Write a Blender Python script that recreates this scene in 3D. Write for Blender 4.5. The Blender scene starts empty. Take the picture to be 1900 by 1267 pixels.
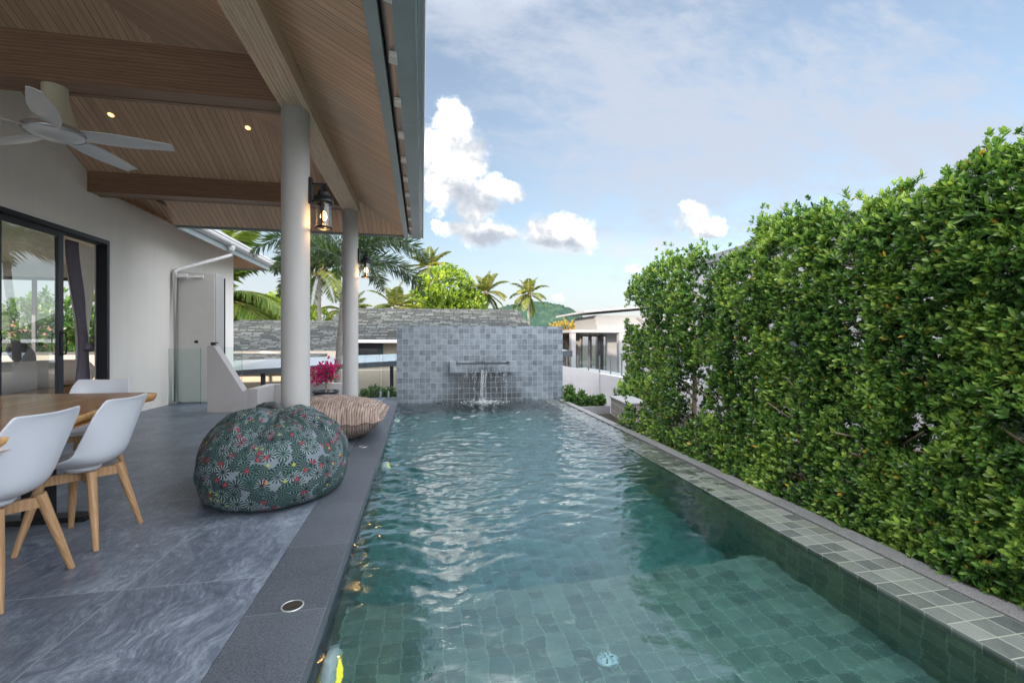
import bpy, bmesh, math, random
import numpy as np
from mathutils import Vector, Matrix, noise

R = math.radians
scene = bpy.context.scene
col = scene.collection
random.seed(7)
rng = np.random.default_rng(7)

# ------------------------------------------------------------------ camera
cam_d = bpy.data.cameras.new('camera')
cam = bpy.data.objects.new('camera', cam_d)
col.objects.link(cam)
TH = math.atan(166 / 835.0)
cam.location = (0, 0, 1.15)
cam.rotation_euler = (R(90), 0, -TH)
cam_d.sensor_width = 36
cam_d.lens = 835 / 1900 * 36
cam_d.shift_y = 1.5 / 1900
cam_d.clip_start = 0.05
cam_d.clip_end = 4000
scene.camera = cam

# ------------------------------------------------------------------ render settings
scene.render.engine = 'CYCLES'
cy = scene.cycles
cy.max_bounces = 14
cy.diffuse_bounces = 5
cy.glossy_bounces = 6
cy.transmission_bounces = 10
cy.transparent_max_bounces = 24
cy.volume_bounces = 0
cy.caustics_refractive = True
cy.caustics_reflective = True
cy.sample_clamp_indirect = 6
cy.use_denoising = True
scene.view_settings.view_transform = 'Standard'
scene.view_settings.look = 'None'
scene.view_settings.exposure = 2.0
scene.view_settings.gamma = 1

SUN_EL, SUN_ROT = R(11.2), R(225)


# ------------------------------------------------------------------ node helpers
class NT:
    def __init__(s, tree):
        s.t = tree
        s.t.nodes.clear()

    def n(s, typ, ins=None, **props):
        nd = s.t.nodes.new('ShaderNode' + typ)
        for k, v in props.items():
            setattr(nd, k, v)
        for k, v in (ins or {}).items():
            sock = nd.inputs[k]
            if isinstance(v, bpy.types.NodeSocket):
                s.t.links.new(v, sock)
            elif isinstance(v, bpy.types.Node):
                s.t.links.new(v.outputs[0], sock)
            else:
                if isinstance(v, (tuple, list)) and len(v) == 3 and sock.type == 'RGBA':
                    v = (*v, 1)
                sock.default_value = v
        return nd

    def m(s, op, a, b=0.0, c=0.0, clamp=False):
        return s.n('Math', {0: a, 1: b, 2: c}, operation=op, use_clamp=clamp).outputs[0]

    def mix(s, f, a, b, blend='MIX'):
        nd = s.n('Mix', {0: f, 6: a, 7: b}, data_type='RGBA', blend_type=blend)
        return nd.outputs[2]

    def ramp(s, f, stops, interp='LINEAR'):
        nd = s.n('ValToRGB', {0: f})
        cr = nd.color_ramp
        cr.interpolation = interp
        while len(cr.elements) < len(stops):
            cr.elements.new(0.5)
        for e, (p, c) in zip(cr.elements, stops):
            e.position = p
            e.color = (*c, 1) if len(c) == 3 else c
        return nd.outputs[0]

    def rng(s, v, a, b, c=0.0, d=1.0, smooth=False):
        nd = s.n('MapRange', {0: v, 1: a, 2: b, 3: c, 4: d})
        if smooth:
            nd.interpolation_type = 'SMOOTHSTEP'
        return nd.outputs[0]

    def noise(s, vec, scale, detail=4, rough=.55, dist=0.0):
        return s.n('TexNoise', {'Vector': vec, 'Scale': scale, 'Detail': detail, 'Roughness': rough, 'Distortion': dist})


# ------------------------------------------------------------------ world: sky with clouds
world = bpy.data.worlds.new('World')
scene.world = world
world.use_nodes = True
W = NT(world.node_tree)
sky = W.n('TexSky', sky_type='NISHITA', sun_disc=False, sun_elevation=SUN_EL, sun_rotation=SUN_ROT,
          altitude=20, air_density=1.0, dust_density=1.2, ozone_density=1.2)
tc = W.n('TexCoord').outputs['Generated']
sx = W.n('SeparateXYZ', {0: tc})
X, Y, Z = sx.outputs
Ysafe = W.m('MAXIMUM', Y, 0.02)
A = W.m('DIVIDE', X, Ysafe)
B = W.m('DIVIDE', Z, Ysafe)
ab = W.n('CombineXYZ', {0: A, 1: B, 2: 0.0}).outputs[0]
n1 = W.noise(ab, 5.5, 8, .6).outputs[0]
ab2 = W.n('VectorMath', {0: ab, 1: (0.035, -0.05, 0)}, operation='ADD').outputs[0]
n2 = W.noise(ab2, 5.5, 8, .6).outputs[0]
n3 = W.noise(ab, 24, 7, .66).outputs[0]


wrp = W.n('SeparateColor', {0: W.noise(ab, 11, 5, .62).outputs[1]})
AW = W.m('ADD', A, W.m('MULTIPLY', W.m('SUBTRACT', wrp.outputs[0], .5), .085))
BW = W.m('ADD', B, W.m('MULTIPLY', W.m('SUBTRACT', wrp.outputs[1], .5), .07))


def blobs(lst):
    acc = None
    for a0, b0, ra, rb in lst:
        da = W.m('DIVIDE', W.m('SUBTRACT', AW, a0), ra)
        db = W.m('DIVIDE', W.m('SUBTRACT', BW, b0), rb)
        d = W.m('SQRT', W.m('ADD', W.m('MULTIPLY', da, da), W.m('MULTIPLY', db, db)))
        v = W.m('SUBTRACT', 1.0, d)
        acc = v if acc is None else W.m('SMOOTH_MAX', acc, v, 0.12)
    return acc


CUM = [(.063, .474, .050, .052), (.040, .409, .066, .075), (.093, .415, .054, .062), (.065, .345, .08, .058), (.143, .342, .050, .038),
       (.188, .343, .033, .028), (.115, .301, .062, .034), (.125, .252, .070, .034), (.185, .247, .036, .02), (.07, .256, .042, .02),
       (.272, .261, .062, .040), (.328, .256, .062, .038), (.30, .232, .085, .026), (.655, .312, .046, .034), (.674, .287, .072, .027),
       (.715, .282, .032, .014), (.502, .185, .03, .012), (.313, .10, .02, .008)]
cum = blobs(CUM)
dens = W.m('ADD', cum, W.m('MULTIPLY', W.m('SUBTRACT', n1, .5), 1.15))
dens = W.m('ADD', dens, W.m('MULTIPLY', W.m('SUBTRACT', n3, .5), .95))
cmask = W.rng(dens, -0.20, 0.46, 0, 1, True)
lit = W.m('ADD', .55, W.m('ADD', W.m('MULTIPLY', W.m('SUBTRACT', n1, n2), 3.0), W.m('MULTIPLY', W.m('SUBTRACT', n3, .5), .5)))
# cumulus bases are greyer than their tops: thickness of cloud above a point
core = blobs([(0.125, .312, .095, .05), (0.13, .235, .075, .026), (0.29, .222, .09, .022), (0.675, .268, .07, .014)])
lit = W.m('SUBTRACT', lit, W.m('MULTIPLY', W.rng(core, 0.0, .8), .5), clamp=True)
cumcol = W.ramp(lit, [(0, (2.1, 2.3, 2.65)), (.34, (3.0, 3.15, 3.35)), (.56, (4.3, 4.3, 4.3)), (1, (17.0, 16.8, 16.2))])
# thin high cloud
stretch = W.n('VectorMath', {0: ab, 1: (1.0, 2.1, 1)}, operation='MULTIPLY').outputs[0]
rotn = W.n('VectorRotate', {'Vector': stretch, 'Angle': R(35)}, rotation_type='Z_AXIS').outputs[0]
c1 = W.noise(rotn, 1.7, 7, .6, .6).outputs[0]
c2 = W.noise(rotn, 7, 6, .65, .3).outputs[0]
veil = blobs([(0.75, .52, .75, .36), (.45, .62, .40, .22), (1.35, .55, .6, .4), (.10, .72, .3, .12)])
ci = W.m('ADD', W.m('MULTIPLY', c1, 1.0), W.m('MULTIPLY', W.m('SUBTRACT', c2, .5), .75))
ci = W.m('ADD', ci, W.m('MULTIPLY', W.m('MAXIMUM', veil, -.6), .42))
cimask = W.rng(ci, .40, .90, .04, .90, True)
# pale bank of cloud low over the horizon
hz = W.m('MULTIPLY', W.rng(B, .02, .27, .85, 0.0, True), W.rng(c1, .2, .6, .8, 1.0))
skyc = sky.outputs[0]
c = W.mix(cimask, skyc, (2.55, 2.86, 3.32))
c = W.mix(.25, c, (2.35, 2.5, 3.0))
c = W.mix(hz, c, (3.0, 3.15, 3.45))
bank = W.m('MULTIPLY', W.rng(W.m('ABSOLUTE', W.m('SUBTRACT', B, W.m('ADD', .225, W.m('MULTIPLY', W.m('SUBTRACT', c1, .5), .05)))), .0, .045, 1, 0, True), W.rng(c2, .38, .62, .1, .85))
bank = W.m('MULTIPLY', bank, W.rng(W.m('ABSOLUTE', W.m('SUBTRACT', A, .42)), .12, .36, 1, 0, True))
c = W.mix(bank, c, (3.5, 3.55, 3.65))
front = W.rng(Y, .05, .3)
c = W.mix(W.m('MULTIPLY', cmask, front), c, cumcol)
# added fill: unseen bright sky overhead and behind the view, lighting terrace and pool
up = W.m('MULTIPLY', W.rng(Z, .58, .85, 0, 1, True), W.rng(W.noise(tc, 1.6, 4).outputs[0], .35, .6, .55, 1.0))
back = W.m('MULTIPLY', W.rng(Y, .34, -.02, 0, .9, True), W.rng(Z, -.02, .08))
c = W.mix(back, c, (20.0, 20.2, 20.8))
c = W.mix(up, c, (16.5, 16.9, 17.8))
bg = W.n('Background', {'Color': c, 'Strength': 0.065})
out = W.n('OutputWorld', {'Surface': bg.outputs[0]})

# ------------------------------------------------------------------ sun
sun_d = bpy.data.lights.new('sun', 'SUN')
sun_d.energy = 2.2
sun_d.angle = R(0.6)
sun_d.color = (1.0, .86, .66)
sun = bpy.data.objects.new('sun', sun_d)
col.objects.link(sun)
sdir = Vector((math.sin(SUN_ROT) * math.cos(SUN_EL), math.cos(SUN_ROT) * math.cos(SUN_EL), math.sin(SUN_EL)))
sun.rotation_euler = sdir.to_track_quat('Z', 'Y').to_euler()
sun.location = sdir * 50


# ------------------------------------------------------------------ materials
MATS = {}


def new_mat(name):
    m = bpy.data.materials.new(name)
    m.use_nodes = True
    t = NT(m.node_tree)
    MATS[name] = m
    return m, t


def finish(t, shader, vol=None, disp=None):
    o = t.n('OutputMaterial', {'Surface': shader})
    if vol is not None:
        t.t.links.new(vol, o.inputs['Volume'])
    return o


def plain(name, c, rough=.5, metal=0.0, spec=.5, var=.0, vscale=6, bump=0.0, bscale=60, coat=0.0):
    m, t = new_mat(name)
    pos = t.n('TexCoord').outputs['Object']
    base = c
    if var:
        nz = t.noise(pos, vscale, 5).outputs[0]
        lo = tuple(x * (1 - var) for x in c)
        hi = tuple(min(1, x * (1 + var)) for x in c)
        base = t.ramp(nz, [(.3, lo), (.7, hi)])
    ins = {'Base Color': base, 'Roughness': rough, 'Metallic': metal, 'Specular IOR Level': spec, 'Coat Weight': coat}
    if bump:
        b = t.n('Bump', {'Strength': bump, 'Distance': .01, 'Height': t.noise(pos, bscale, 4).outputs[0]})
        ins['Normal'] = b.outputs[0]
    finish(t, t.n('BsdfPrincipled', ins).outputs[0])
    return m


def weathered(name, c, rough, grime=.16, streak=.10, bump=.2):
    m, t = new_mat(name)
    pos = t.n('TexCoord').outputs['Object']
    st = t.noise(t.n('VectorMath', {0: pos, 1: (7, 7, .7)}, operation='MULTIPLY').outputs[0], 1.0, 6, .65).outputs[0]
    big = t.noise(pos, 1.2, 4).outputs[0]
    z = t.n('SeparateXYZ', {0: pos}).outputs[2]
    base = t.m('MULTIPLY', t.rng(t.m('ADD', z, t.m('MULTIPLY', t.m('SUBTRACT', st, .5), .5)), 0.0, .32, 1, 0, True), t.rng(t.noise(pos, 9, 5).outputs[0], .35, .7))
    v = t.m('ADD', t.m('MULTIPLY', t.rng(st, .35, .75), streak), t.m('MULTIPLY', t.rng(big, .35, .7), streak * .7))
    v = t.m('ADD', v, t.m('MULTIPLY', base, grime))
    col_ = t.mix(v, c, tuple(x * y for x, y in zip(c, (.42, .40, .36))))
    b = t.n('Bump', {'Strength': bump, 'Distance': .008, 'Height': t.noise(pos, 130, 4).outputs[0]}).outputs[0]
    b = t.n('Bump', {'Strength': .10, 'Distance': .03, 'Height': t.noise(pos, 5, 3).outputs[0], 'Normal': b}).outputs[0]
    finish(t, t.n('BsdfPrincipled', {'Base Color': col_, 'Roughness': rough, 'Normal': b}).outputs[0])


weathered('plaster', (.73, .72, .69), .75)
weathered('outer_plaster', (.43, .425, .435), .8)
weathered('column_paint', (.37, .375, .38), .6)
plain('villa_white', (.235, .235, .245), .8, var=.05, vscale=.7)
plain('white_paint', (.62, .62, .63), .4, var=.03)
plain('door_paint', (.46, .455, .44), .45, var=.03)
plain('cream_paint', (.52, .44, .37), .7, var=.06, vscale=1.1)
plain('beige_wall', (.40, .33, .27), .8, var=.1, vscale=1.1)
plain('black_metal', (.018, .02, .023), .38, .6)
plain('dark_frame', (.03, .034, .045), .35, .3)
plain('grey_fascia', (.30, .36, .38), .35, .15, var=.08, vscale=3)
plain('gutter_lip', (.48, .52, .54), .25, .5)
plain('zinc', (.66, .66, .65), .45, .1)
plain('warm_metal', (.33, .28, .25), .45, .2)
plain('plastic_white', (.52, .56, .63), .33, var=.015, coat=.2)
plain('fan_white', (.60, .62, .64), .35, coat=.2)
plain('fan_cream', (.58, .56, .47), .4)
plain('steel', (.36, .37, .40), .28, .9)
plain('dark_soil', (.022, .017, .012), .98, var=.3, vscale=20)
plain('pot_glaze', (.018, .03, .04), .22, var=.2)
plain('bark', (.26, .20, .145), .9, var=.3, vscale=18, bump=.7, bscale=40)
plain('hedge_bark', (.30, .235, .17), .9, var=.3, vscale=25, bump=.7, bscale=60)
plain('palm_bark', (.20, .185, .17), .85, var=.3, vscale=14, bump=.5, bscale=50)
plain('bamboo', (.36, .24, .13), .6, var=.25, vscale=14)
plain('dark_curtain', (.17, .155, .20), .8, var=.1)
plain('linen', (.82, .83, .86), .85, var=.03, bump=.3, bscale=30)
plain('cushion_teal', (.035, .06, .07), .85, var=.15)
plain('room_wall', (.55, .53, .50), .8)
plain('fawn_floor', (.22, .13, .075), .4, var=.2)
plain('ground_soil', (.075, .085, .05), .95, var=.4, vscale=.35)
plain('red_tile', (.30, .12, .07), .8, var=.25, vscale=4)
plain('dark_roof_edge', (.055, .065, .08), .35, .1)
plain('carport_sheet', (.40, .43, .47), .16, .35, var=.05, vscale=1)
plain('grey_concrete', (.24, .245, .26), .8, var=.1, vscale=1.2)
plain('lens_white', (.8, .82, .82), .3)
plain('magenta', (.55, .012, .20), .6, var=.25, vscale=30)
plain('lattice', (.34, .31, .27), .7, var=.12)


def emit(name, c, s):
    m, t = new_mat(name)
    finish(t, t.n('Emission', {'Color': c, 'Strength': s}).outputs[0])


emit('lamp_glow', (1.0, .55, .19), 5.0)
emit('spot_glow', (1.0, .50, .13), .8)
emit('spot_core', (1.0, .78, .40), 3.0)
emit('pool_lamp_glow', (1.0, .86, .07), .34)


def glassy(name, tint, ior, rough=0.0):
    m, t = new_mat(name)
    f = t.n('Fresnel', {'IOR': ior}).outputs[0]
    f = t.m('MULTIPLY', f, t.m('SUBTRACT', 1.0, t.n('NewGeometry').outputs['Backfacing']))
    tr = t.n('BsdfTransparent', {'Color': tint}).outputs[0]
    gl = t.n('BsdfGlossy', {'Color': (.95, .97, 1), 'Roughness': rough}).outputs[0]
    mx = t.n('MixShader', {0: f, 1: tr, 2: gl}).outputs[0]
    finish(t, mx)


glassy('door_glass', (.93, .96, .96), 3.4)
glassy('rail_glass', (.92, .965, .955), 1.42)
glassy('lamp_glass', (.86, .86, .83), 1.6, .08)
plain('glass_edge', (.05, .16, .14), .15)


# sheer curtain
m, t = new_mat('sheer')
d = t.n('BsdfDiffuse', {'Color': (.90, .92, .93)}).outputs[0]
tl = t.n('BsdfTranslucent', {'Color': (.90, .92, .93)}).outputs[0]
tr = t.n('BsdfTransparent', {'Color': (1, 1, 1)}).outputs[0]
finish(t, t.n('MixShader', {0: .06, 1: t.n('MixShader', {0: .5, 1: d, 2: tl}).outputs[0], 2: tr}).outputs[0])


def uvn(t):
    return t.n('TexCoord').outputs['UV']


def tile_mat(name, size, c_lo, c_hi, mortar, rough=.4, msize=.003, bias=0.0, mott=.35, spec=.5, warm=None, dirt=None):
    m, t = new_mat(name)
    uv = uvn(t)
    br = t.n('TexBrick', {'Vector': uv, 'Color1': (0, 0, 0), 'Color2': (1, 1, 1), 'Mortar': (.5, .5, .5), 'Scale': 1.0,
                          'Mortar Size': msize, 'Mortar Smooth': .1, 'Bias': bias, 'Brick Width': size, 'Row Height': size},
             offset=0.0, squash=1.0)
    per = br.outputs['Color']
    nz = t.noise(uv, 9, 6, .65).outputs[0]
    nz2 = t.noise(uv, 55, 4, .6).outputs[0]
    v = t.m('ADD', t.m('MULTIPLY', per, 1 - mott), t.m('MULTIPLY', t.rng(nz, .3, .7), mott))
    v = t.m('ADD', v, t.m('MULTIPLY', t.m('SUBTRACT', nz2, .5), .35))
    c = t.ramp(v, [(0, c_lo), (1, c_hi)])
    if warm:
        wn = t.noise(uv, 2.3, 3).outputs[0]
        c = t.mix(t.rng(wn, .5, .75, 0, .6), c, warm)
    if dirt:
        c = dirt(t, c)
    c = t.mix(br.outputs['Fac'], c, mortar)
    hgt = t.m('ADD', t.m('MULTIPLY', br.outputs['Fac'], -1.0), t.m('MULTIPLY', nz2, .25))
    b = t.n('Bump', {'Strength': .35, 'Distance': .003, 'Height': hgt}).outputs[0]
    finish(t, t.n('BsdfPrincipled', {'Base Color': c, 'Roughness': rough, 'Specular IOR Level': spec, 'Normal': b}).outputs[0])
    return m


def wet_wall(t, c):
    # the stone under the spout is soaked: a dark patch with a ragged border
    pos = t.n('TexCoord').outputs['Object']
    s = t.n('SeparateXYZ', {0: pos})
    nz = t.noise(pos, 5, 5).outputs[0]
    dx = t.m('DIVIDE', t.m('ABSOLUTE', t.m('SUBTRACT', s.outputs[0], 1.2)), 1.15)
    dz = t.m('DIVIDE', t.m('SUBTRACT', s.outputs[2], -.05), .62)
    q = t.m('ADD', t.m('ADD', dx, t.m('MULTIPLY', dz, .62)), t.m('MULTIPLY', t.m('SUBTRACT', nz, .5), .9))
    k = t.rng(q, .62, 1.05, .30, 1.0)
    kk = t.n('CombineColor', {0: k, 1: k, 2: k}).outputs[0]
    return t.mix(1.0, c, kk, 'MULTIPLY')


tile_mat('wall_tile', .1107, (.042, .060, .078), (.225, .268, .312), (.275, .305, .33), .45, .0026, dirt=wet_wall, mott=.5)
tile_mat('pool_tile', .1003, (.095, .118, .108), (.33, .345, .285), (.41, .43, .345), .45, .0024, mott=.45)
tile_mat('ledge_tile', .1085, (.075, .086, .088), (.235, .255, .235), (.33, .35, .30), .26, .003, warm=(.185, .205, .145), mott=.22)
tile_mat('lattice_tile', .14, (.20, .18, .155), (.30, .28, .25), (.36, .35, .335), .7, .008)

# terrace stone
m, t = new_mat('terrace_stone')
uv = uvn(t)
br = t.n('TexBrick', {'Vector': uv, 'Color1': (0, 0, 0), 'Color2': (1, 1, 1), 'Mortar': (.5, .5, .5), 'Scale': 1.0, 'Mortar Size': .003,
                      'Mortar Smooth': .1, 'Brick Width': .652, 'Row Height': 1.304}, offset=0.0, squash=1.0)
off = t.n('VectorMath', {0: uv, 1: t.n('VectorMath', {0: br.outputs['Color'], 'Scale': 7.0}, operation='SCALE').outputs[0]}, operation='ADD').outputs[0]
warp = t.noise(off, 1.6, 3, .5, .4)
wv = t.n('VectorMath', {0: off, 1: t.n('VectorMath', {0: warp.outputs[1], 'Scale': .5}, operation='SCALE').outputs[0]}, operation='ADD').outputs[0]
st = t.n('VectorMath', {0: wv, 1: (4.6, 1.7, 1)}, operation='MULTIPLY').outputs[0]
v1 = t.noise(st, 3.2, 8, .68, .8).outputs[0]
v2 = t.noise(t.n('VectorMath', {0: wv, 1: (14, 4.0, 1)}, operation='MULTIPLY').outputs[0], 5.0, 7, .7, .3).outputs[0]
v3 = t.noise(uv, 260, 3, .6).outputs[0]
v0 = t.noise(off, 2.1, 4, .55, .5).outputs[0]
vv = t.m('ADD', t.m('MULTIPLY', v0, .26), t.m('ADD', t.m('MULTIPLY', v1, .38), t.m('MULTIPLY', v2, .36)))
vv = t.m('ADD', vv, t.m('MULTIPLY', t.m('SUBTRACT', v3, .5), .24))
c = t.ramp(vv, [(.36, (.048, .061, .088)), (.465, (.092, .115, .154)), (.53, (.142, .173, .222)), (.60, (.235, .276, .338)), (.70, (.35, .395, .455))])
c = t.mix(t.m('MULTIPLY', br.outputs['Fac'], .42), c, (.34, .36, .38))
b = t.n('Bump', {'Strength': .07, 'Distance': .002, 'Height': vv}).outputs[0]
finish(t, t.n('BsdfPrincipled', {'Base Color': c, 'Roughness': t.rng(v1, .3, .7, .28, .46), 'Specular IOR Level': .5, 'Normal': b}).outputs[0])


def granite(name, lo, hi, bw, bh, uoff=(0, 0, 0), mort=(.16, .17, .18)):
    m, t = new_mat(name)
    uv0 = uvn(t)
    uv = t.n('VectorMath', {0: uv0, 1: uoff}, operation='ADD').outputs[0]
    br = t.n('TexBrick', {'Vector': uv, 'Color1': (0, 0, 0), 'Color2': (1, 1, 1), 'Mortar': (.5, .5, .5), 'Scale': 1.0, 'Mortar Size': .002,
                          'Brick Width': bw, 'Row Height': bh}, offset=0.0, squash=1.0)
    sp = t.n('TexVoronoi', {'Vector': uv0, 'Scale': 330}).outputs['Color']
    spv = t.n('SeparateColor', {0: sp}).outputs[0]
    blot = t.noise(uv0, 3, 4).outputs[0]
    v = t.m('ADD', t.m('MULTIPLY', spv, .65), t.m('ADD', t.m('MULTIPLY', blot, .35), t.m('MULTIPLY', br.outputs['Color'], .16)))
    c = t.ramp(v, [(.15, lo), (.85, hi)])
    c = t.mix(br.outputs['Fac'], c, mort)
    b = t.n('Bump', {'Strength': .3, 'Distance': .002, 'Height': spv}).outputs[0]
    finish(t, t.n('BsdfPrincipled', {'Base Color': c, 'Roughness': .55, 'Specular IOR Level': .4, 'Normal': b}).outputs[0])


granite('dark_granite', (.022, .029, .040), (.105, .122, .148), 3.0, .645, (1.5, -.13, 0))
granite('kerb_granite', (.07, .07, .072), (.25, .25, .25), 3.0, .62, (1.5, .1, 0), (.30, .30, .29))


def wood(name, lo, hi, plank=.1, groove=True, rough=.5, grain=(22, 1.6), gx=0.0):
    m, t = new_mat(name)
    uv = uvn(t)
    s = t.n('SeparateXYZ', {0: uv})
    u = t.m('DIVIDE', t.m('ADD', s.outputs[0], gx), plank)
    idx = t.m('FLOOR', u)
    fr = t.m('SUBTRACT', u, idx)
    pr = t.n('TexWhiteNoise', {'W': idx}, noise_dimensions='1D').outputs[0]
    off = t.n('CombineXYZ', {0: t.m('MULTIPLY', pr, 13.0), 1: t.m('MULTIPLY', pr, 31.0), 2: 0.0}).outputs[0]
    p = t.n('VectorMath', {0: uv, 1: off}, operation='ADD').outputs[0]
    q = t.n('VectorMath', {0: p, 1: (grain[0], grain[1], 1)}, operation='MULTIPLY').outputs[0]
    g1 = t.noise(q, 1.2, 5, .6, .8).outputs[0]
    g2 = t.n('TexWave', {'Vector': q, 'Scale': .55, 'Distortion': 9, 'Detail': 3, 'Detail Scale': .8, 'Detail Roughness': .6}, wave_type='BANDS', bands_direction='X').outputs['Fac']
    g3 = t.noise(t.n('VectorMath', {0: p, 1: (grain[0] * 9, grain[1] * 5, 1)}, operation='MULTIPLY').outputs[0], 1.0, 3, .6).outputs[0]
    v = t.m('ADD', t.m('MULTIPLY', g1, .45), t.m('ADD', t.m('MULTIPLY', g2, .22), t.m('MULTIPLY', g3, .33)))
    c = t.ramp(v, [(.25, lo), (.75, hi)])
    br = t.rng(pr, 0, 1, .90, 1.08)
    c = t.mix(1.0, c, t.n('CombineColor', {0: br, 1: br, 2: br}).outputs[0], 'MULTIPLY')
    ins = {'Base Color': c, 'Roughness': rough, 'Specular IOR Level': .35}
    hgt = t.m('MULTIPLY', v, .25)
    if groove:
        edge = t.m('MINIMUM', fr, t.m('SUBTRACT', 1.0, fr))
        gm = t.rng(edge, .02, .05, 1, 0)
        c = t.mix(t.m('MULTIPLY', gm, .85), c, tuple(x * .22 for x in lo))
        ins['Base Color'] = c
        hgt = t.m('SUBTRACT', hgt, gm)
    ins['Normal'] = t.n('Bump', {'Strength': .4, 'Distance': .004, 'Height': hgt}).outputs[0]
    finish(t, t.n('BsdfPrincipled', ins).outputs[0])


wood('ceiling_planks', (.45, .295, .195), (.74, .53, .375), .078)
wood('beam_wood', (.38, .285, .20), (.70, .56, .42), 30, False, .5, (18, 2.2))
wood('beam_wood_shaded', (.17, .10, .068), (.34, .215, .15), 30, False, .5, (20, 1.8))  # same beam wood, with the shade on the cross beams put into the colour
wood('leg_wood', (.25, .15, .075), (.43, .275, .15), 30, False, .45, (30, 4))
wood('edge_wood', (.42, .23, .08), (.70, .42, .17), 30, False, .4, (6, 14))

wood('soffit_wood', (.34, .17, .085), (.62, .36, .20), .098)
# table slab
m, t = new_mat('slab_wood')
uv = uvn(t)
q = t.n('VectorMath', {0: uv, 1: (9, 1.1, 1)}, operation='MULTIPLY').outputs[0]
wp = t.noise(uv, 1.3, 3)
q = t.n('VectorMath', {0: q, 1: t.n('VectorMath', {0: wp.outputs[1], 'Scale': .6}, operation='SCALE').outputs[0]}, operation='ADD').outputs[0]
g = t.n('TexWave', {'Vector': q, 'Scale': .7, 'Distortion': 3.5, 'Detail': 5, 'Detail Scale': 1.2, 'Detail Roughness': .7}, wave_type='BANDS', bands_direction='X').outputs['Fac']
g2 = t.noise(q, 1.6, 5, .6, .3).outputs[0]
g3 = t.noise(t.n('VectorMath', {0: q, 1: (3.5, .8, 1)}, operation='MULTIPLY').outputs[0], 2.2, 5, .6).outputs[0]
v = t.m('ADD', t.m('MULTIPLY', g2, .55), t.m('MULTIPLY', g3, .45))
c = t.ramp(v, [(.28, (.10, .042, .018)), (.5, (.27, .125, .05)), (.70, (.52, .29, .125))])
finish(t, t.n('BsdfPrincipled', {'Base Color': c, 'Roughness': .34, 'Specular IOR Level': .4, 'Coat Weight': .12}).outputs[0])

# asphalt shingles
m, t = new_mat('shingles')
uv = uvn(t)
br = t.n('TexBrick', {'Vector': uv, 'Color1': (0, 0, 0), 'Color2': (1, 1, 1), 'Mortar': (0, 0, 0), 'Scale': 1.0, 'Mortar Size': .026,
                      'Mortar Smooth': .3, 'Brick Width': .44, 'Row Height': .17}, offset=.37, offset_frequency=2, squash=.7, squash_frequency=3)
nz = t.noise(uv, 60, 3).outputs[0]
lg = t.noise(uv, .8, 3).outputs[0]
v = t.m('ADD', t.m('MULTIPLY', br.outputs['Color'], .75), t.m('ADD', t.m('MULTIPLY', nz, .3), t.m('MULTIPLY', t.m('SUBTRACT', lg, .5), .3)))
c = t.ramp(v, [(.05, (.028, .031, .031)), (.45, (.062, .068, .066)), (.95, (.125, .132, .125))])
c = t.mix(br.outputs['Fac'], c, (.03, .032, .033))  # dark joints, with the shadow lines of the courses put into the colour
b = t.n('Bump', {'Strength': .6, 'Distance': .015, 'Height': t.m('SUBTRACT', v, br.outputs['Fac'])}).outputs[0]
finish(t, t.n('BsdfPrincipled', {'Base Color': c, 'Roughness': .9, 'Specular IOR Level': .08, 'Normal': b}).outputs[0])

# ribbed dry stone facing
m, t = new_mat('stone_facing')
uv = uvn(t)
vo = t.n('TexVoronoi', {'Vector': uv, 'Scale': 7}, feature='DISTANCE_TO_EDGE').outputs[0]
vc = t.n('SeparateColor', {0: t.n('TexVoronoi', {'Vector': uv, 'Scale': 7}).outputs['Color']}).outputs[0]
c = t.ramp(vc, [(0, (.16, .13, .11)), (1, (.42, .36, .31))])
c = t.mix(t.rng(vo, .02, .06, 1, 0), c, (.06, .05, .05))
finish(t, t.n('BsdfPrincipled', {'Base Color': c, 'Roughness': .85}).outputs[0])

# water
m, t = new_mat('pool_water')
pos = t.n('TexCoord').outputs['Object']
w1 = t.noise(t.n('VectorMath', {0: pos, 1: (1, 1.5, 1)}, operation='MULTIPLY').outputs[0], 22, 3, .55, .3).outputs[0]
b = t.n('Bump', {'Strength': .16, 'Distance': .008, 'Height': w1}).outputs[0]
fr_ = t.n('Fresnel', {'IOR': 1.333, 'Normal': b}).outputs[0]
fr_ = t.m('MULTIPLY_ADD', fr_, 1.2, .085, clamp=True)
rf_ = t.n('BsdfRefraction', {'Color': (1, 1, 1), 'Roughness': 0.0, 'IOR': 1.333, 'Normal': b}).outputs[0]
gg_ = t.n('BsdfGlossy', {'Color': (1, 1, 1), 'Roughness': 0.0, 'Normal': b}).outputs[0]
gl = t.n('MixShader', {0: fr_, 1: rf_, 2: gg_}).outputs[0]
va = t.n('VolumeAbsorption', {'Color': (.02, .75, .84), 'Density': .74}).outputs[0]
finish(t, gl, va)

m, t = new_mat('falling_water')
pos = t.n('TexCoord').outputs['Object']
w1 = t.noise(t.n('VectorMath', {0: pos, 1: (9, 9, 2)}, operation='MULTIPLY').outputs[0], 6, 4).outputs[0]
b = t.n('Bump', {'Strength': .6, 'Distance': .01, 'Height': w1}).outputs[0]
gl = t.n('BsdfGlossy', {'Color': (.9, .95, 1), 'Roughness': .08, 'Normal': b}).outputs[0]
tr = t.n('BsdfTransparent').outputs[0]
df = t.n('BsdfTranslucent', {'Color': (.8, .85, .88)}).outputs[0]
k = t.rng(w1, .45, .72, .02, .5)
sh = t.n('MixShader', {0: k, 1: tr, 2: t.n('MixShader', {0: .55, 1: gl, 2: df}).outputs[0]}).outputs[0]
finish(t, sh)

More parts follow.
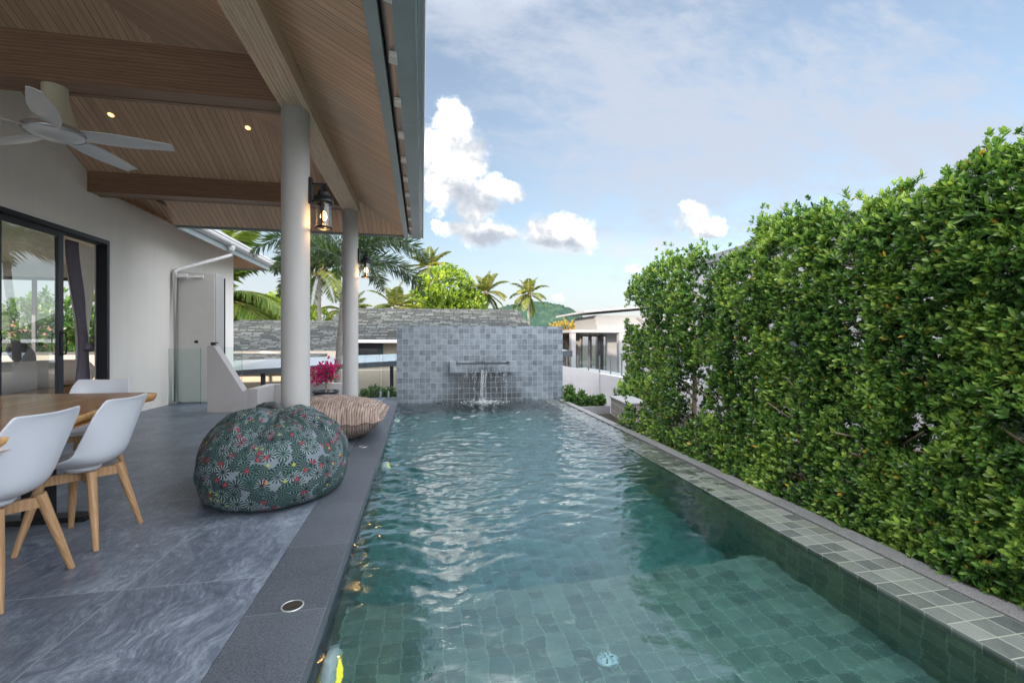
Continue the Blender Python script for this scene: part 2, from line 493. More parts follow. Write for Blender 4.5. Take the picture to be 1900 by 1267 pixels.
m, t = new_mat('foam')
finish(t, t.n('MixShader', {0: .45, 1: t.n('BsdfTransparent').outputs[0], 2: t.n('BsdfPrincipled', {'Base Color': (.85, .9, .92), 'Roughness': .2}).outputs[0]}).outputs[0])


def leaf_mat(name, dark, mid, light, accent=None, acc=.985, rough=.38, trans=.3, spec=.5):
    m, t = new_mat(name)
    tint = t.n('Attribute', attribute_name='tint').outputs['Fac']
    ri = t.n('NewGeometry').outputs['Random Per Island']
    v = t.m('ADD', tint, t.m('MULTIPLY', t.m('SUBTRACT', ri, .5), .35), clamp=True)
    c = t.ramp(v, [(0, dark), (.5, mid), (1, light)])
    if accent:
        c = t.mix(t.m('GREATER_THAN', ri, acc), c, accent)
    p = t.n('BsdfPrincipled', {'Base Color': c, 'Roughness': rough, 'Specular IOR Level': spec}).outputs[0]
    tc_ = t.mix(1.0, c, (1.5, 1.5, .7), 'MULTIPLY')
    tl = t.n('BsdfTranslucent', {'Color': tc_}).outputs[0]
    finish(t, t.n('MixShader', {0: trans, 1: p, 2: tl}).outputs[0])


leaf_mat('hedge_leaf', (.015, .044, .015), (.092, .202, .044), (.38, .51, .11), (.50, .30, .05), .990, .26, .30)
leaf_mat('tree_leaf', (.03, .075, .010), (.14, .23, .022), (.32, .40, .035), (.25, .2, .05), .99)
leaf_mat('palm_leaf', (.05, .10, .02), (.13, .21, .04), (.30, .36, .09), (.42, .34, .08), .985, .4)
leaf_mat('coconut_leaf', (.05, .085, .018), (.13, .175, .035), (.33, .30, .06), (.42, .30, .07), .97, .45)
leaf_mat('foxtail_leaf', (.012, .028, .018), (.035, .07, .032), (.10, .17, .04), None, 1, .45)
leaf_mat('autumn_leaf', (.10, .10, .015), (.30, .22, .03), (.45, .30, .04), (.35, .10, .03), .9)
leaf_mat('shrub_leaf', (.015, .04, .012), (.05, .12, .025), (.13, .22, .04))
leaf_mat('bract', (.28, .006, .10), (.50, .012, .20), (.66, .04, .30), None, 1, .6, .35)

# forested hill
m, t = new_mat('hill_forest')
pos = t.n('TexCoord').outputs['Object']
vo = t.n('TexVoronoi', {'Vector': pos, 'Scale': .16}).outputs
nz = t.noise(pos, .05, 6, .65).outputs[0]
nz2 = t.noise(pos, .5, 4, .6).outputs[0]
v = t.m('ADD', t.m('MULTIPLY', nz, .5), t.m('ADD', t.m('MULTIPLY', nz2, .4), t.m('MULTIPLY', t.n('SeparateColor', {0: vo['Color']}).outputs[0], .25)))
c = t.ramp(v, [(.3, (.014, .034, .032)), (.55, (.03, .058, .045)), (.8, (.06, .09, .055))])
finish(t, t.n('BsdfPrincipled', {'Base Color': c, 'Roughness': 1.0, 'Specular IOR Level': 0.0}).outputs[0])

# tropical print cloth
m, t = new_mat('tropical_cloth')
uv = uvn(t)


def leafprint(t, uv, scale, nstripe, seed):
    p = t.n('VectorMath', {0: uv, 1: (seed, seed * 1.7, 0)}, operation='ADD').outputs[0]
    vo = t.n('TexVoronoi', {'Vector': p, 'Scale': scale, 'Randomness': .85}, voronoi_dimensions='2D')
    ps = t.n('VectorMath', {0: p, 1: vo.outputs['Position']}, operation='SUBTRACT').outputs[0]
    s = t.n('SeparateXYZ', {0: ps})
    rc = t.n('SeparateColor', {0: vo.outputs['Color']})
    ang = t.m('ARCTAN2', s.outputs[1], s.outputs[0])
    ang = t.m('ADD', ang, t.m('MULTIPLY', rc.outputs[0], 6.283))
    st = t.m('SINE', t.m('MULTIPLY', ang, nstripe))
    half = t.m('COSINE', t.m('MULTIPLY', ang, .5))
    dist = t.m('MULTIPLY', vo.outputs['Distance'], 1.0)
    return st, dist, rc, half


st, dist, rc, half = leafprint(t, uv, 13.5, 12, 3.1)
stripe = t.rng(st, .12, .4)
rim = t.rng(dist, .54, .60)
leafc = t.ramp(rc.outputs[1], [(0, (.003, .011, .016)), (.4, (.006, .023, .027)), (.7, (.012, .040, .040)), (1, (.02, .042, .048))])
white = (.13, .16, .19)
vein = t.mix(t.rng(rc.outputs[2], .35, .9), (.19, .235, .25), (.05, .09, .09))
body = t.mix(t.m('MULTIPLY', stripe, t.rng(dist, .10, .22)), leafc, vein)
body = t.mix(rim, body, white)
st2, dist2, rc2, h2 = leafprint(t, uv, 17, 10, 8.4)
mid_leaf = t.mix(t.rng(st2, .1, .5), (.005, .017, .020), (.07, .12, .115))
c = t.mix(t.m('MULTIPLY', t.m('MAXIMUM', rim, t.rng(rc.outputs[0], .62, .63)), t.m('MULTIPLY', t.rng(rc2.outputs[0], .20, .21), t.rng(dist2, .62, .56))), body, mid_leaf)
st3, dist3, rc3, h3 = leafprint(t, uv, 19, 3, 15.7)
pet = t.mix(t.rng(st3, -.4, .6), (.17, .012, .028), (.28, .075, .09))
fl = t.m('MULTIPLY', t.rng(rc3.outputs[0], .78, .79), t.rng(t.m('ADD', dist3, t.m('MULTIPLY', st3, .14)), .28, .22))
c = t.mix(fl, c, pet)
st4, dist4, rc4, h4 = leafprint(t, uv, 22, 2, 23.3)
ye = t.m('MULTIPLY', t.rng(rc4.outputs[0], .93, .94), t.rng(dist4, .24, .18))
c = t.mix(ye, c, (.26, .27, .04))
wr = t.noise(uv, 7, 4, .55, .4).outputs[0]
wr2 = t.noise(uv, 320, 2).outputs[0]
b = t.n('Bump', {'Strength': .55, 'Distance': .03, 'Height': wr}).outputs[0]
b = t.n('Bump', {'Strength': .15, 'Distance': .002, 'Height': wr2, 'Normal': b}).outputs[0]
finish(t, t.n('BsdfPrincipled', {'Base Color': c, 'Roughness': .8, 'Specular IOR Level': .25, 'Normal': b}).outputs[0])

# striped ikat cloth
m, t = new_mat('striped_cloth')
uv = uvn(t)
wq = t.noise(uv, 5, 3, .5)
q = t.n('VectorMath', {0: uv, 1: t.n('VectorMath', {0: wq.outputs[1], 'Scale': .035}, operation='SCALE').outputs[0]}, operation='ADD').outputs[0]
s = t.n('SeparateXYZ', {0: q})
w = t.m('SINE', t.m('MULTIPLY', s.outputs[1], 2 * math.pi / .030))
brk = t.noise(t.n('VectorMath', {0: uv, 1: (6, 30, 1)}, operation='MULTIPLY').outputs[0], 1.0, 4, .6).outputs[0]
v = t.m('ADD', t.m('MULTIPLY', w, .22), t.m('MULTIPLY', t.m('SUBTRACT', brk, .5), 2.2))
c = t.ramp(t.rng(v, -.6, .6), [(.1, (.10, .07, .056)), (.42, (.20, .153, .128)), (.6, (.30, .243, .212)), (.95, (.37, .32, .29))])
b = t.n('Bump', {'Strength': .5, 'Distance': .02, 'Height': t.noise(uv, 5, 4).outputs[0]}).outputs[0]
finish(t, t.n('BsdfPrincipled', {'Base Color': c, 'Roughness': .85, 'Specular IOR Level': .2, 'Normal': b}).outputs[0])


# ------------------------------------------------------------------ object helpers
def tag(o, label=None, cat=None, group=None, kind=None):
    if label:
        o['label'] = label
    if cat:
        o['category'] = cat
    if group:
        o['group'] = group
    if kind:
        o['kind'] = kind
    return o


def empty(name, loc=(0, 0, 0), label=None, cat=None, group=None, rz=0.0):
    o = bpy.data.objects.new(name, None)
    o.empty_display_size = .1
    col.objects.link(o)
    o.location = loc
    o.rotation_euler = (0, 0, rz)
    return tag(o, label, cat, group)


def copy_tree(o, parent=None):
    c_ = o.copy()
    col.objects.link(c_)
    if parent:
        c_.parent = parent
    for ch in list(o.children):
        copy_tree(ch, c_)
    return c_


class MB:
    """collects faces, builds one mesh object with UVs in metres"""

    def __init__(s, uvoff=(0, 0)):
        s.v, s.f, s.uv, s.sm = [], [], [], []
        s.uvoff = uvoff
        s.dir = None

    def face(s, pts, smooth=False, uv=None):
        i = len(s.v)
        s.v += [tuple(p) for p in pts]
        s.f.append(tuple(range(i, i + len(pts))))
        s.uv.append(uv)
        s.sm.append(smooth)

    def grid(s, P_, closed_u=False, closed_v=False, smooth=True, UV=None, flip=False):
        """P_[i][j] points"""
        nu, nv = len(P_), len(P_[0])
        i0 = len(s.v)
        for row in P_:
            s.v += [tuple(p) for p in row]
        for i in range(nu if closed_u else nu - 1):
            for j in range(nv if closed_v else nv - 1):
                a, b_ = i, (i + 1) % nu
                c_, d_ = j, (j + 1) % nv
                q_ = [(a, c_), (b_, c_), (b_, d_), (a, d_)]
                if flip:
                    q_ = q_[::-1]
                s.f.append(tuple(i0 + x * nv + y for x, y in q_))
                if UV is not None:
                    q2 = [(i, j), (i + 1, j), (i + 1, j + 1), (i, j + 1)]
                    if flip:
                        q2 = q2[::-1]
                    s.uv.append([UV(x, y) for x, y in q2])
                else:
                    s.uv.append(None)
                s.sm.append(smooth)

    def hexa(s, p):
        """p: 8 corners, bottom ring 0-3 counter-clockwise seen from above, top ring 4-7"""
        for q_ in ((3, 2, 1, 0), (4, 5, 6, 7), (0, 1, 5, 4), (1, 2, 6, 5), (2, 3, 7, 6), (3, 0, 4, 7)):
            s.face([p[k] for k in q_])

    def box(s, x0, x1, y0, y1, z0, z1):
        s.hexa([(x0, y0, z0), (x1, y0, z0), (x1, y1, z0), (x0, y1, z0), (x0, y0, z1), (x1, y0, z1), (x1, y1, z1), (x0, y1, z1)])

    def prism(s, poly, fn0, fn1):
        a = [fn0(p) for p in poly]
        b_ = [fn1(p) for p in poly]
        s.face(a[::-1])
        s.face(b_)
        n_ = len(poly)
        for i in range(n_):
            j = (i + 1) % n_
            s.face([a[i], a[j], b_[j], b_[i]])

    def tube(s, pts, rad, seg=10, caps=True, smooth=True, squash=1.0):
        pts = [Vector(p) for p in pts]
        if not isinstance(rad, (list, tuple)):
            rad = [rad] * len(pts)
        rows = []
        up = Vector((0, 0, 1))
        for i, p in enumerate(pts):
            d_ = (pts[min(i + 1, len(pts) - 1)] - pts[max(i - 1, 0)]).normalized()
            u_ = d_.cross(up)
            if u_.length < 1e-3:
                u_ = d_.cross(Vector((0, 1, 0)))
            u_.normalize()
            w_ = u_.cross(d_)
            rows.append([p + (u_ * math.cos(2 * math.pi * k / seg) + w_ * math.sin(2 * math.pi * k / seg) * squash) * rad[i] for k in range(seg)])
        L = [0]
        for i in range(1, len(pts)):
            L.append(L[-1] + (pts[i] - pts[i - 1]).length)
        s.grid(rows, closed_v=True, smooth=smooth, UV=lambda i, j: (j / seg * 2 * math.pi * rad[min(i, len(rad) - 1)], L[min(i, len(L) - 1)]), flip=True)
        if caps:
            s.face(rows[0])
            s.face(rows[-1][::-1])

    def lathe(s, prof, c_=(0, 0, 0), seg=24, smooth=True, M=None):
        rows = []
        for r_, z_ in prof:
            row = []
            for k in range(seg):
                a = 2 * math.pi * k / seg
                p = Vector((r_ * math.cos(a), r_ * math.sin(a), z_))
                if M is not None:
                    p = M @ p
                row.append(p + Vector(c_))
            rows.append(row)
        s.grid(rows, closed_v=True, smooth=smooth, flip=True)

    def build(s, name, mat_, parent=None, autosmooth=None, weld=False):
        me = bpy.data.meshes.new(name)
        me.from_pydata([tuple(p) for p in s.v], [], s.f)
        uvl = me.uv_layers.new(name='UVMap')
        data = np.zeros(len(me.loops) * 2, 'f')
        k = 0
        for f, uv in zip(s.f, s.uv):
            if uv is None:
                a, b_, c_ = (Vector(s.v[f[0]]), Vector(s.v[f[1]]), Vector(s.v[f[2]]))
                nn = (b_ - a).cross(c_ - a)
                if nn.length < 1e-12 and len(f) > 3:
                    nn = (c_ - a).cross(Vector(s.v[f[3]]) - a)
                if nn.length < 1e-12:
                    nn = Vector((0, 0, 1))
                nn.normalize()
                if abs(nn.z) > .999:
                    U, V = Vector((1, 0, 0)), Vector((0, 1, 0))
                else:
                    U = Vector((0, 0, 1)).cross(nn).normalized()
                    V = nn.cross(U)
                    if U.x < -.5 or (abs(U.x) <= .5 and U.y < 0):
                        U = -U
                if s.dir is not None:
                    V = s.dir - nn * s.dir.dot(nn)
                    V = V.normalized() if V.length > 1e-4 else nn.orthogonal().normalized()
                    U = V.cross(nn)
                for vi in f:
                    p = Vector(s.v[vi])
                    data[k] = p.dot(U) + s.uvoff[0]
                    data[k + 1] = p.dot(V) + s.uvoff[1]
                    k += 2
            else:
                for q_ in uv:
                    data[k], data[k + 1] = q_
                    k += 2
        uvl.data.foreach_set('uv', data)
        me.polygons.foreach_set('use_smooth', s.sm)
        mm = MATS[mat_] if isinstance(mat_, str) else mat_
        me.materials.append(mm)
        me.update()
        o = bpy.data.objects.new(name, me)
        col.objects.link(o)
        if weld:
            bm = bmesh.new()
            bm.from_mesh(me)
            bmesh.ops.remove_doubles(bm, verts=bm.verts, dist=1e-5)
            bm.to_mesh(me)
            bm.free()
        if parent is not None:
            o.parent = parent
        return o


def bevel(o, w=.006, seg=2):
    bm = bmesh.new()
    bm.from_mesh(o.data)
    bmesh.ops.remove_doubles(bm, verts=bm.verts, dist=1e-5)
    bmesh.ops.recalc_face_normals(bm, faces=bm.faces)
    es = [e for e in bm.edges if len(e.link_faces) == 2 and e.calc_face_angle(0) > .5]
    bmesh.ops.bevel(bm, geom=es, offset=w, segments=seg, affect='EDGES', profile=.5, clamp_overlap=True)
    bm.to_mesh(o.data)
    bm.free()
    return o


def norm(a):
    return a / np.maximum(np.linalg.norm(a, axis=-1, keepdims=True), 1e-9)


def leaves(name, mat_, base, axis, nrm, length, width, tint, parent=None, fold=.25, bend=0.0, smooth=False):
    """one mesh of N leaf blades: base points, growth direction, face normal"""
    N = len(base)
    axis = norm(axis)
    side = norm(np.cross(axis, nrm))
    nrm = norm(np.cross(side, axis))
    L = np.broadcast_to(np.asarray(length, float), (N,))[:, None]
    Wd = np.broadcast_to(np.asarray(width, float), (N,))[:, None] * .5
    down = np.array([0, 0, -1.0])
    st_ = [(0, 0), (.3, -.85), (.7, -.8), (1, 0), (.7, .8), (.3, .85)]
    V = np.empty((N, 6, 3))
    for k, (a, w_) in enumerate(st_):
        V[:, k] = base + axis * L * a + side * Wd * w_ + nrm * abs(w_) * Wd * fold + down * bend * L * a * a
    V = V.reshape(-1, 3)
    F = np.empty((N, 2, 4), 'i')
    i0 = np.arange(N) * 6
    for k, q_ in enumerate(((0, 1, 2, 3), (0, 3, 4, 5))):
        for j, w_ in enumerate(q_):
            F[:, k, j] = i0 + w_
    F = F.reshape(-1)
    me = bpy.data.meshes.new(name)
    me.vertices.add(len(V))
    me.vertices.foreach_set('co', V.astype('f').reshape(-1))
    me.loops.add(len(F))
    me.loops.foreach_set('vertex_index', F)
    nf = N * 2
    me.polygons.add(nf)
    me.polygons.foreach_set('loop_start', np.arange(nf, dtype='i') * 4)
    at_ = me.attributes.new('tint', 'FLOAT', 'POINT')
    at_.data.foreach_set('value', np.repeat(np.broadcast_to(np.asarray(tint, float), (N,)), 6).astype('f'))
    me.materials.append(MATS[mat_])
    me.update(calc_edges=True)
    me.validate()
    o = bpy.data.objects.new(name, me)
    col.objects.link(o)
    if parent is not None:
        o.parent = parent
    return o


def rosettes(pos, ax, k, length, width, tint, spread=.9, jit=.25):
    """k leaves round each twig tip"""
    N = len(pos)
    ax = norm(ax)
    ref = np.tile(np.array([[.3, .2, 1.0]]), (N, 1))
    u_ = norm(np.cross(ax, ref))
    v_ = np.cross(ax, u_)
    B_, A_, Nn, Ls, Ws, T_ = [], [], [], [], [], []
    ph = rng.uniform(0, 6.28, N)
    for j in range(k):
        a = ph + j * 2.4 + rng.normal(0, jit, N)
        sp = spread * (0.35 + .9 * (j / max(1, k - 1))) + rng.normal(0, .12, N)
        rad = u_ * np.cos(a)[:, None] + v_ * np.sin(a)[:, None]
        d_ = ax * np.cos(sp)[:, None] + rad * np.sin(sp)[:, None]
        B_.append(pos - ax * (length * .55 * (j / k))[:, None] if isinstance(length, np.ndarray) else pos - ax * (length * .55 * j / k))
        A_.append(d_)
        nn = ax * np.sin(sp)[:, None] - rad * np.cos(sp)[:, None]
        Nn.append(nn + rng.normal(0, .25, (N, 3)))
        s_ = rng.uniform(.7, 1.15, N)
        Ls.append(length * s_)
        Ws.append(width * s_)
        T_.append(tint + (.16 if j < 2 else -.05))
    return [np.concatenate(q_) for q_ in (B_, A_, Nn, Ls, Ws, T_)]


def nz3(p, s):
    return noise.noise(Vector(p) * s)


# ================================================================== SETTING
def wl(y):   # pool left edge
    return -.392 - .008 * y


def wr_(y):  # pool inner right edge
    return 2.13 + .040 * y


def lo_(y):  # ledge outer
    return 2.455 + .036 * y


def go_(y):  # kerb outer
    return 2.612 + .034 * y


YN, YF = -2.0, 9.2   # pool near and far ends

g = MB()
g.face([(-1500, -600, -3.6), (1500, -600, -3.6), (1500, 2500, -3.6), (-1500, 2500, -3.6)])
tag(g.build('ground', 'ground_soil'), kind='structure')

# terrace floor
g = MB(uvoff=(.713 + .0, .2))
g.prism([(-4.6, -6), (-.70, -6), (-.775, 9.75), (-4.6, 9.75)], lambda p: (p[0], p[1], -.3), lambda p: (p[0], p[1], 0.0))
tag(g.build('terrace_floor', 'terrace_stone'), kind='structure')
# terrace slab edge below
g = MB()
g.prism([(-4.6, -6), (-.45, -6), (-.45, 9.75), (-4.6, 9.75)], lambda p: (p[0], p[1], -3.6), lambda p: (p[0], p[1], -.302))
tag(g.build('terrace_base', 'outer_plaster'), kind='structure')

# coping along the pool
g = MB()
g.prism([(-.697, -6), (wl(-6), -6), (wl(9.19), 9.19), (-.772, 9.19)], lambda p: (p[0], p[1], -.30), lambda p: (p[0], p[1], .004))
o = bevel(g.build('pool_coping', 'dark_granite'), .004, 2)
tag(o, kind='structure')
g = MB()
g.prism([(-.772, 9.192), (-.502, 9.192), (-.502, 9.75), (-.772, 9.75)], lambda p: (p[0], p[1], -.30), lambda p: (p[0], p[1], .004))
tag(g.build('pool_coping', 'dark_granite'), kind='structure')

# pool shell: inner faces with real thickness behind them
SH, DP = -.60, -1.08
g = MB()
ys = [YN, 2.63, YF]
# left wall
g.hexa([(wl(YN) - .3, YN, DP), (wl(YN) - .003, YN, DP), (wl(YF) - .003, YF, DP), (wl(YF) - .3, YF, DP),
        (wl(YN) - .3, YN, -.302), (wl(YN) - .003, YN, -.302), (wl(YF) - .003, YF, -.302), (wl(YF) - .3, YF, -.302)])
g.hexa([(wl(YN) - .05, YN, -.3), (wl(YN) - .0029, YN, -.3), (wl(YF) - .0029, YF, -.3), (wl(YF) - .05, YF, -.3),
        (wl(YN) - .05, YN, -.29), (wl(YN) - .0029, YN, -.29), (wl(YF) - .0029, YF, -.29), (wl(YF) - .05, YF, -.29)])
# right wall
g.hexa([(wr_(YN), YN, DP), (lo_(YN), YN, DP), (lo_(YF), YF, DP), (wr_(YF), YF, DP),
        (wr_(YN), YN, -.13), (lo_(YN), YN, -.13), (lo_(YF), YF, -.13), (wr_(YF), YF, -.13)])
# near wall, floor, shelf
g.box(-.8, 2.6, YN - .3, YN, DP, -.02)
g.prism([(-.75, YN), (2.55, YN), (2.9, YF + .2), (-.8, YF + .2)], lambda p: (p[0], p[1], DP - .2), lambda p: (p[0], p[1], DP))
g.prism([(wl(YN), YN), (wr_(YN), YN), (wr_(2.63), 2.63), (wl(2.63), 2.63)], lambda p: (p[0], p[1], DP + .001), lambda p: (p[0], p[1], SH))
tag(g.build('pool_basin', 'pool_tile'), kind='structure')

# overflow ledge of tiles, tilting a few millimetres so that water runs over its far half
g = MB(uvoff=(-2.13, .03))
n_ = 40
for i in range(n_):
    y0, y1 = YN + (YF - YN) * i / n_, YN + (YF - YN) * (i + 1) / n_

    def lz(y):
        return -.0485 - .0205 * min(1, max(0, (y - 1.5) / 4.2))
    uvf = [(0, y0), (.3255, y0), (.3255, y1), (0, y1)]
    g.face([(wr_(y0), y0, lz(y0)), (lo_(y0), y0, lz(y0)), (lo_(y1), y1, lz(y1)), (wr_(y1), y1, lz(y1))], uv=uvf)
    g.face([(wr_(y0), y0, -.13), (wr_(y0), y0, lz(y0)), (wr_(y1), y1, lz(y1)), (wr_(y1), y1, -.13)])
    g.face([(lo_(y0), y0, -.35), (lo_(y1), y1, -.35), (lo_(y1), y1, lz(y1)), (lo_(y0), y0, lz(y0))])
tag(g.build('pool_ledge', 'ledge_tile'), kind='structure')

# granite kerb beyond the overflow slot
g = MB()
g.hexa([(lo_(YN) + .022, YN, -.5), (go_(YN), YN, -.5), (go_(9.1), 9.1, -.5), (lo_(9.1) + .022, 9.1, -.5),
        (lo_(YN) + .022, YN, -.048), (go_(YN), YN, -.048), (go_(9.1), 9.1, -.048), (lo_(9.1) + .022, 9.1, -.048)])
o = bevel(g.build('pool_kerb', 'kerb_granite'), .006, 2)
tag(o, kind='structure')
g = MB()
g.hexa([(lo_(YN), YN, -.5), (lo_(YN) + .022, YN, -.5), (lo_(9.1) + .022, 9.1, -.5), (lo_(9.1), 9.1, -.5),
        (lo_(YN), YN, -.16), (lo_(YN) + .022, YN, -.16), (lo_(9.1) + .022, 9.1, -.16), (lo_(9.1), 9.1, -.16)])
tag(g.build('overflow_channel', 'dark_frame'), kind='structure')

# soil strip that carries the hedge
g = MB()
g.prism([(go_(YN) + .001, YN), (5.2, YN), (5.2, 8.3), (go_(8.3) + .001, 8.3)], lambda p: (p[0], p[1], -3.6), lambda p: (p[0], p[1], -.25))
tag(g.build('planting_strip', 'dark_soil'), kind='structure')

# water: one closed volume, top surface with the ripples of the fall
x0s, x1s = -.55, 2.86
NX, NY = 226, 760
yy = np.linspace(YN - .02, YF + .05, NY)
tx = np.linspace(0, 1, NX)
left = -.392 - .008 * yy - .006
right = 2.455 + .036 * yy - .004
XX = left[:, None] + (right - left)[:, None] * tx[None, :]
YY = np.repeat(yy[:, None], NX, 1)
H = np.zeros_like(XX)
wrng = np.random.default_rng(11)
for k in range(46):
    lam = math.exp(wrng.uniform(math.log(.055), math.log(.34)))
    ang = wrng.normal(-math.pi / 2, .8)
    kx, ky = math.cos(ang) * 2 * math.pi / lam, math.sin(ang) * 2 * math.pi / lam
    slope = .0185
    ph = wrng.uniform(0, 6.28)
    env = 1.0 + .6 * np.sin(XX * wrng.uniform(.5, 2.5) + YY * wrng.uniform(.4, 1.8) + wrng.uniform(0, 6.28))
    H += slope * lam / (2 * math.pi) * env * np.sin(kx * XX + ky * YY + ph + .8 * np.sin(1.7 * XX + .9 * YY + k))
far = np.clip((YY - 1.0) / 6.0, 0, 1)
H *= (.62 + .75 * far)
for (cx_, cy_, a_, lam, dec) in ((1.2, 8.93, .0030, .21, 2.4), (.88, 5.35, .0024, .15, .55), (1.05, 8.95, .0016, .11, 1.2), (1.4, 8.95, .0016, .13, 1.3)):
    r_ = np.hypot(XX - cx_, (YY - cy_))
    H += a_ * np.exp(-r_ / dec) * np.sin(2 * math.pi * r_ / lam) * np.clip(r_ / .08, 0, 1)
fade = np.clip((YY - 1.6) / 2.0, .50, 1) * (1 + .35 * np.clip((YY - 2.5) / 2.5, 0, 1))
H *= fade
ZZ = -.060 + H
rows = [[(XX[i, j], YY[i, j], ZZ[i, j]) for j in range(NX)] for i in range(NY)]
g = MB()
g.grid(rows, smooth=True, flip=True)
ring = [(0, j) for j in range(NX)] + [(i, NX - 1) for i in range(1, NY)] + [(NY - 1, j) for j in range(NX - 2, -1, -1)] + [(i, 0) for i in range(NY - 2, 0, -1)]
ib = len(g.v)
ZB = DP - .05
for (i, j) in ring:
    g.v.append((XX[i, j], YY[i, j], ZB))
nr = len(ring)
for a in range(nr):
    b_ = (a + 1) % nr
    ia, ic = ring[a][0] * NX + ring[a][1], ring[b_][0] * NX + ring[b_][1]
    g.f.append((ia, ib + a, ib + b_, ic)); g.uv.append(None); g.sm.append(False)
g.f.append(tuple(ib + a for a in range(nr))[::-1]); g.uv.append(None); g.sm.append(False)
o = g.build('water', 'pool_water')
bm = bmesh.new(); bm.from_mesh(o.data); bmesh.ops.recalc_face_normals(bm, faces=bm.faces); bm.to_mesh(o.data); bm.free()
tag(o, kind='structure')

# distant hill
NXh, NYh = 150, 50
rows = []
for i in range(NYh):
    row = []
    for j in range(NXh):
        x = -260 + 760 * j / (NXh - 1)
        y = 480 + 240 * i / (NYh - 1)
        s = i / (NYh - 1)
        prof = math.sin(min(1, s * 1.3) * math.pi * .5)
        hgt = 34 + 30 * math.exp(-((x - 178) / 70) ** 2) + 16 * math.exp(-((x - 60) / 90) ** 2) - 10 * math.exp(-((x - 265) / 30) ** 2)
        hgt *= (1 if x < 205 else max(.1, 1 - (x - 205) / 130))
        z = -6 + prof * hgt + 3.2 * nz3((x, y, 0), .06) + 5.0 * nz3((x, y, 5), .16)
        row.append((x, y, z))
    rows.append(row)
g = MB()
g.grid(rows, smooth=True, flip=False)
tag(g.build('hill', 'hill_forest'), kind='structure')

# ================================================================== TERRACE ROOF
T1, T2 = .54, .50
EX, EY, EZ = -.33, 8.30, 3.07


def zr(x):
    return EZ + T1 * (EX - x)


def zf(y):
    return EZ + T2 * (EY - y)


hipy = lambda x: EY - (EX - x) * T1 / T2
roof = empty('terrace_roof', (-1.14, 4.46, 0), 'timber lined hipped veranda roof on round columns over the terrace', 'veranda')
roof_inv = Matrix.Translation((1.14, -4.46, 0))


def build_at(mb, name, mat_, root, **k):
    o_ = mb.build(name, mat_, root, **k)
    o_.matrix_parent_inverse = Matrix.Translation(-root.location) if root.rotation_euler.z == 0 else root.matrix_basis.inverted()
    return o_


XA = -7.6
pr_ = [(EX, -3.6), (EX, EY), (XA, hipy(XA)), (XA, -13.0), (-4.75, -13.0), (-4.75, -3.6)]  # upper slope extended unseen behind the view to keep the low sun off
g = MB()
g.prism(pr_, lambda p: (p[0], p[1], zr(p[0])), lambda p: (p[0], p[1], zr(p[0]) + .03))
pf_ = [(EX, EY), (-4.0, EY), (-4.64, 7.60), (XA, 7.60), (XA, hipy(XA))]
g.prism(pf_, lambda p: (p[0], p[1], zf(p[1])), lambda p: (p[0], p[1], zf(p[1]) + .03))
build_at(g, 'ceiling', 'ceiling_planks', roof)
g = MB()
g.prism([(EX + .1, -3.7), (EX + .1, EY + .1), (XA, hipy(XA) + .1), (XA, -13.1), (-4.7, -13.1), (-4.7, -3.7)], lambda p: (p[0], p[1], zr(p[0]) + .12), lambda p: (p[0], p[1], zr(p[0]) + .17))
g.prism([(EX + .1, EY + .1), (-4.1, EY + .1), (-4.7, 7.7), (XA, 7.7), (XA, hipy(XA) + .1)], lambda p: (p[0], p[1], zf(p[1]) + .12), lambda p: (p[0], p[1], zf(p[1]) + .17))
build_at(g, 'roof_covering', 'shingles', roof)

# longitudinal beam (stepped boxes: edge strips stand 4 mm proud)
ZB_ = 3.26
g = MB(); g.dir = Vector((0, 1, 0))
bx0, bx1 = -1.245, -1.015
g.box(bx0, bx1, -3.55, 7.72, ZB_ + .006, zr(bx1) + .02)
for a, b_ in ((bx0 - .005, bx0 + .045), (bx1 - .045, bx1 + .005)):
    g.box(a, b_, -3.55, 7.722, ZB_, ZB_ + .05)
g.box(bx0 + .05, -1.132, -3.55, 7.721, ZB_ + .002, ZB_ + .04)
g.box(-1.128, bx1 - .05, -3.55, 7.721, ZB_ + .002, ZB_ + .04)
o = build_at(g, 'beam', 'beam_wood', roof)


def cross(y0, y1, ztop, x1=-1.25):
    g = MB(); g.dir = Vector((1, 0, 0))
    g.box(-4.6, x1, y0, y1, ZB_ + .006, ztop)
    for a, b_ in ((y0 - .005, y0 + .045), (y1 - .045, y1 + .005)):
        g.box(-4.6, x1, a, b_, ZB_, ZB_ + .05)
    g.box(-4.6, x1, y0 - .005, y0 + .03, ztop - .05, ztop + .002)
    # boards on the side, narrow shadow joints between them
    hh = (ztop - .05 - ZB_ - .05) / 2
    for k in range(2):
        zz = ZB_ + .05 + k * hh
        g.box(-4.6, x1, y0 - .003, y0 + .02, zz + .003, zz + hh - .003)
    return build_at(g, 'beam', 'beam_wood_shaded', roof)


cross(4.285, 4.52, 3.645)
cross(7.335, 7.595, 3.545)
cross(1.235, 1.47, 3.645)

# columns
for (cx_, cy_) in ((-1.14, 4.43), (-1.14, 7.62), (-1.14, 1.24)):
    g = MB()
    g.lathe([(.121, .0), (.121, 3.24), (.117, 3.262)], (cx_, cy_, 0), 40)
    build_at(g, 'column', 'column_paint', roof)

# eave: fascia board, gutter and its brackets
g = MB()
g.box(EX + .001, EX + .08, -3.6, EY + .06, EZ - .035, EZ + .16)
g.box(-4.0, EX + .08, EY + .0605, EY + .085, EZ - .03, EZ + .14)
bevel(build_at(g, 'fascia', 'grey_fascia', roof), .003, 1)
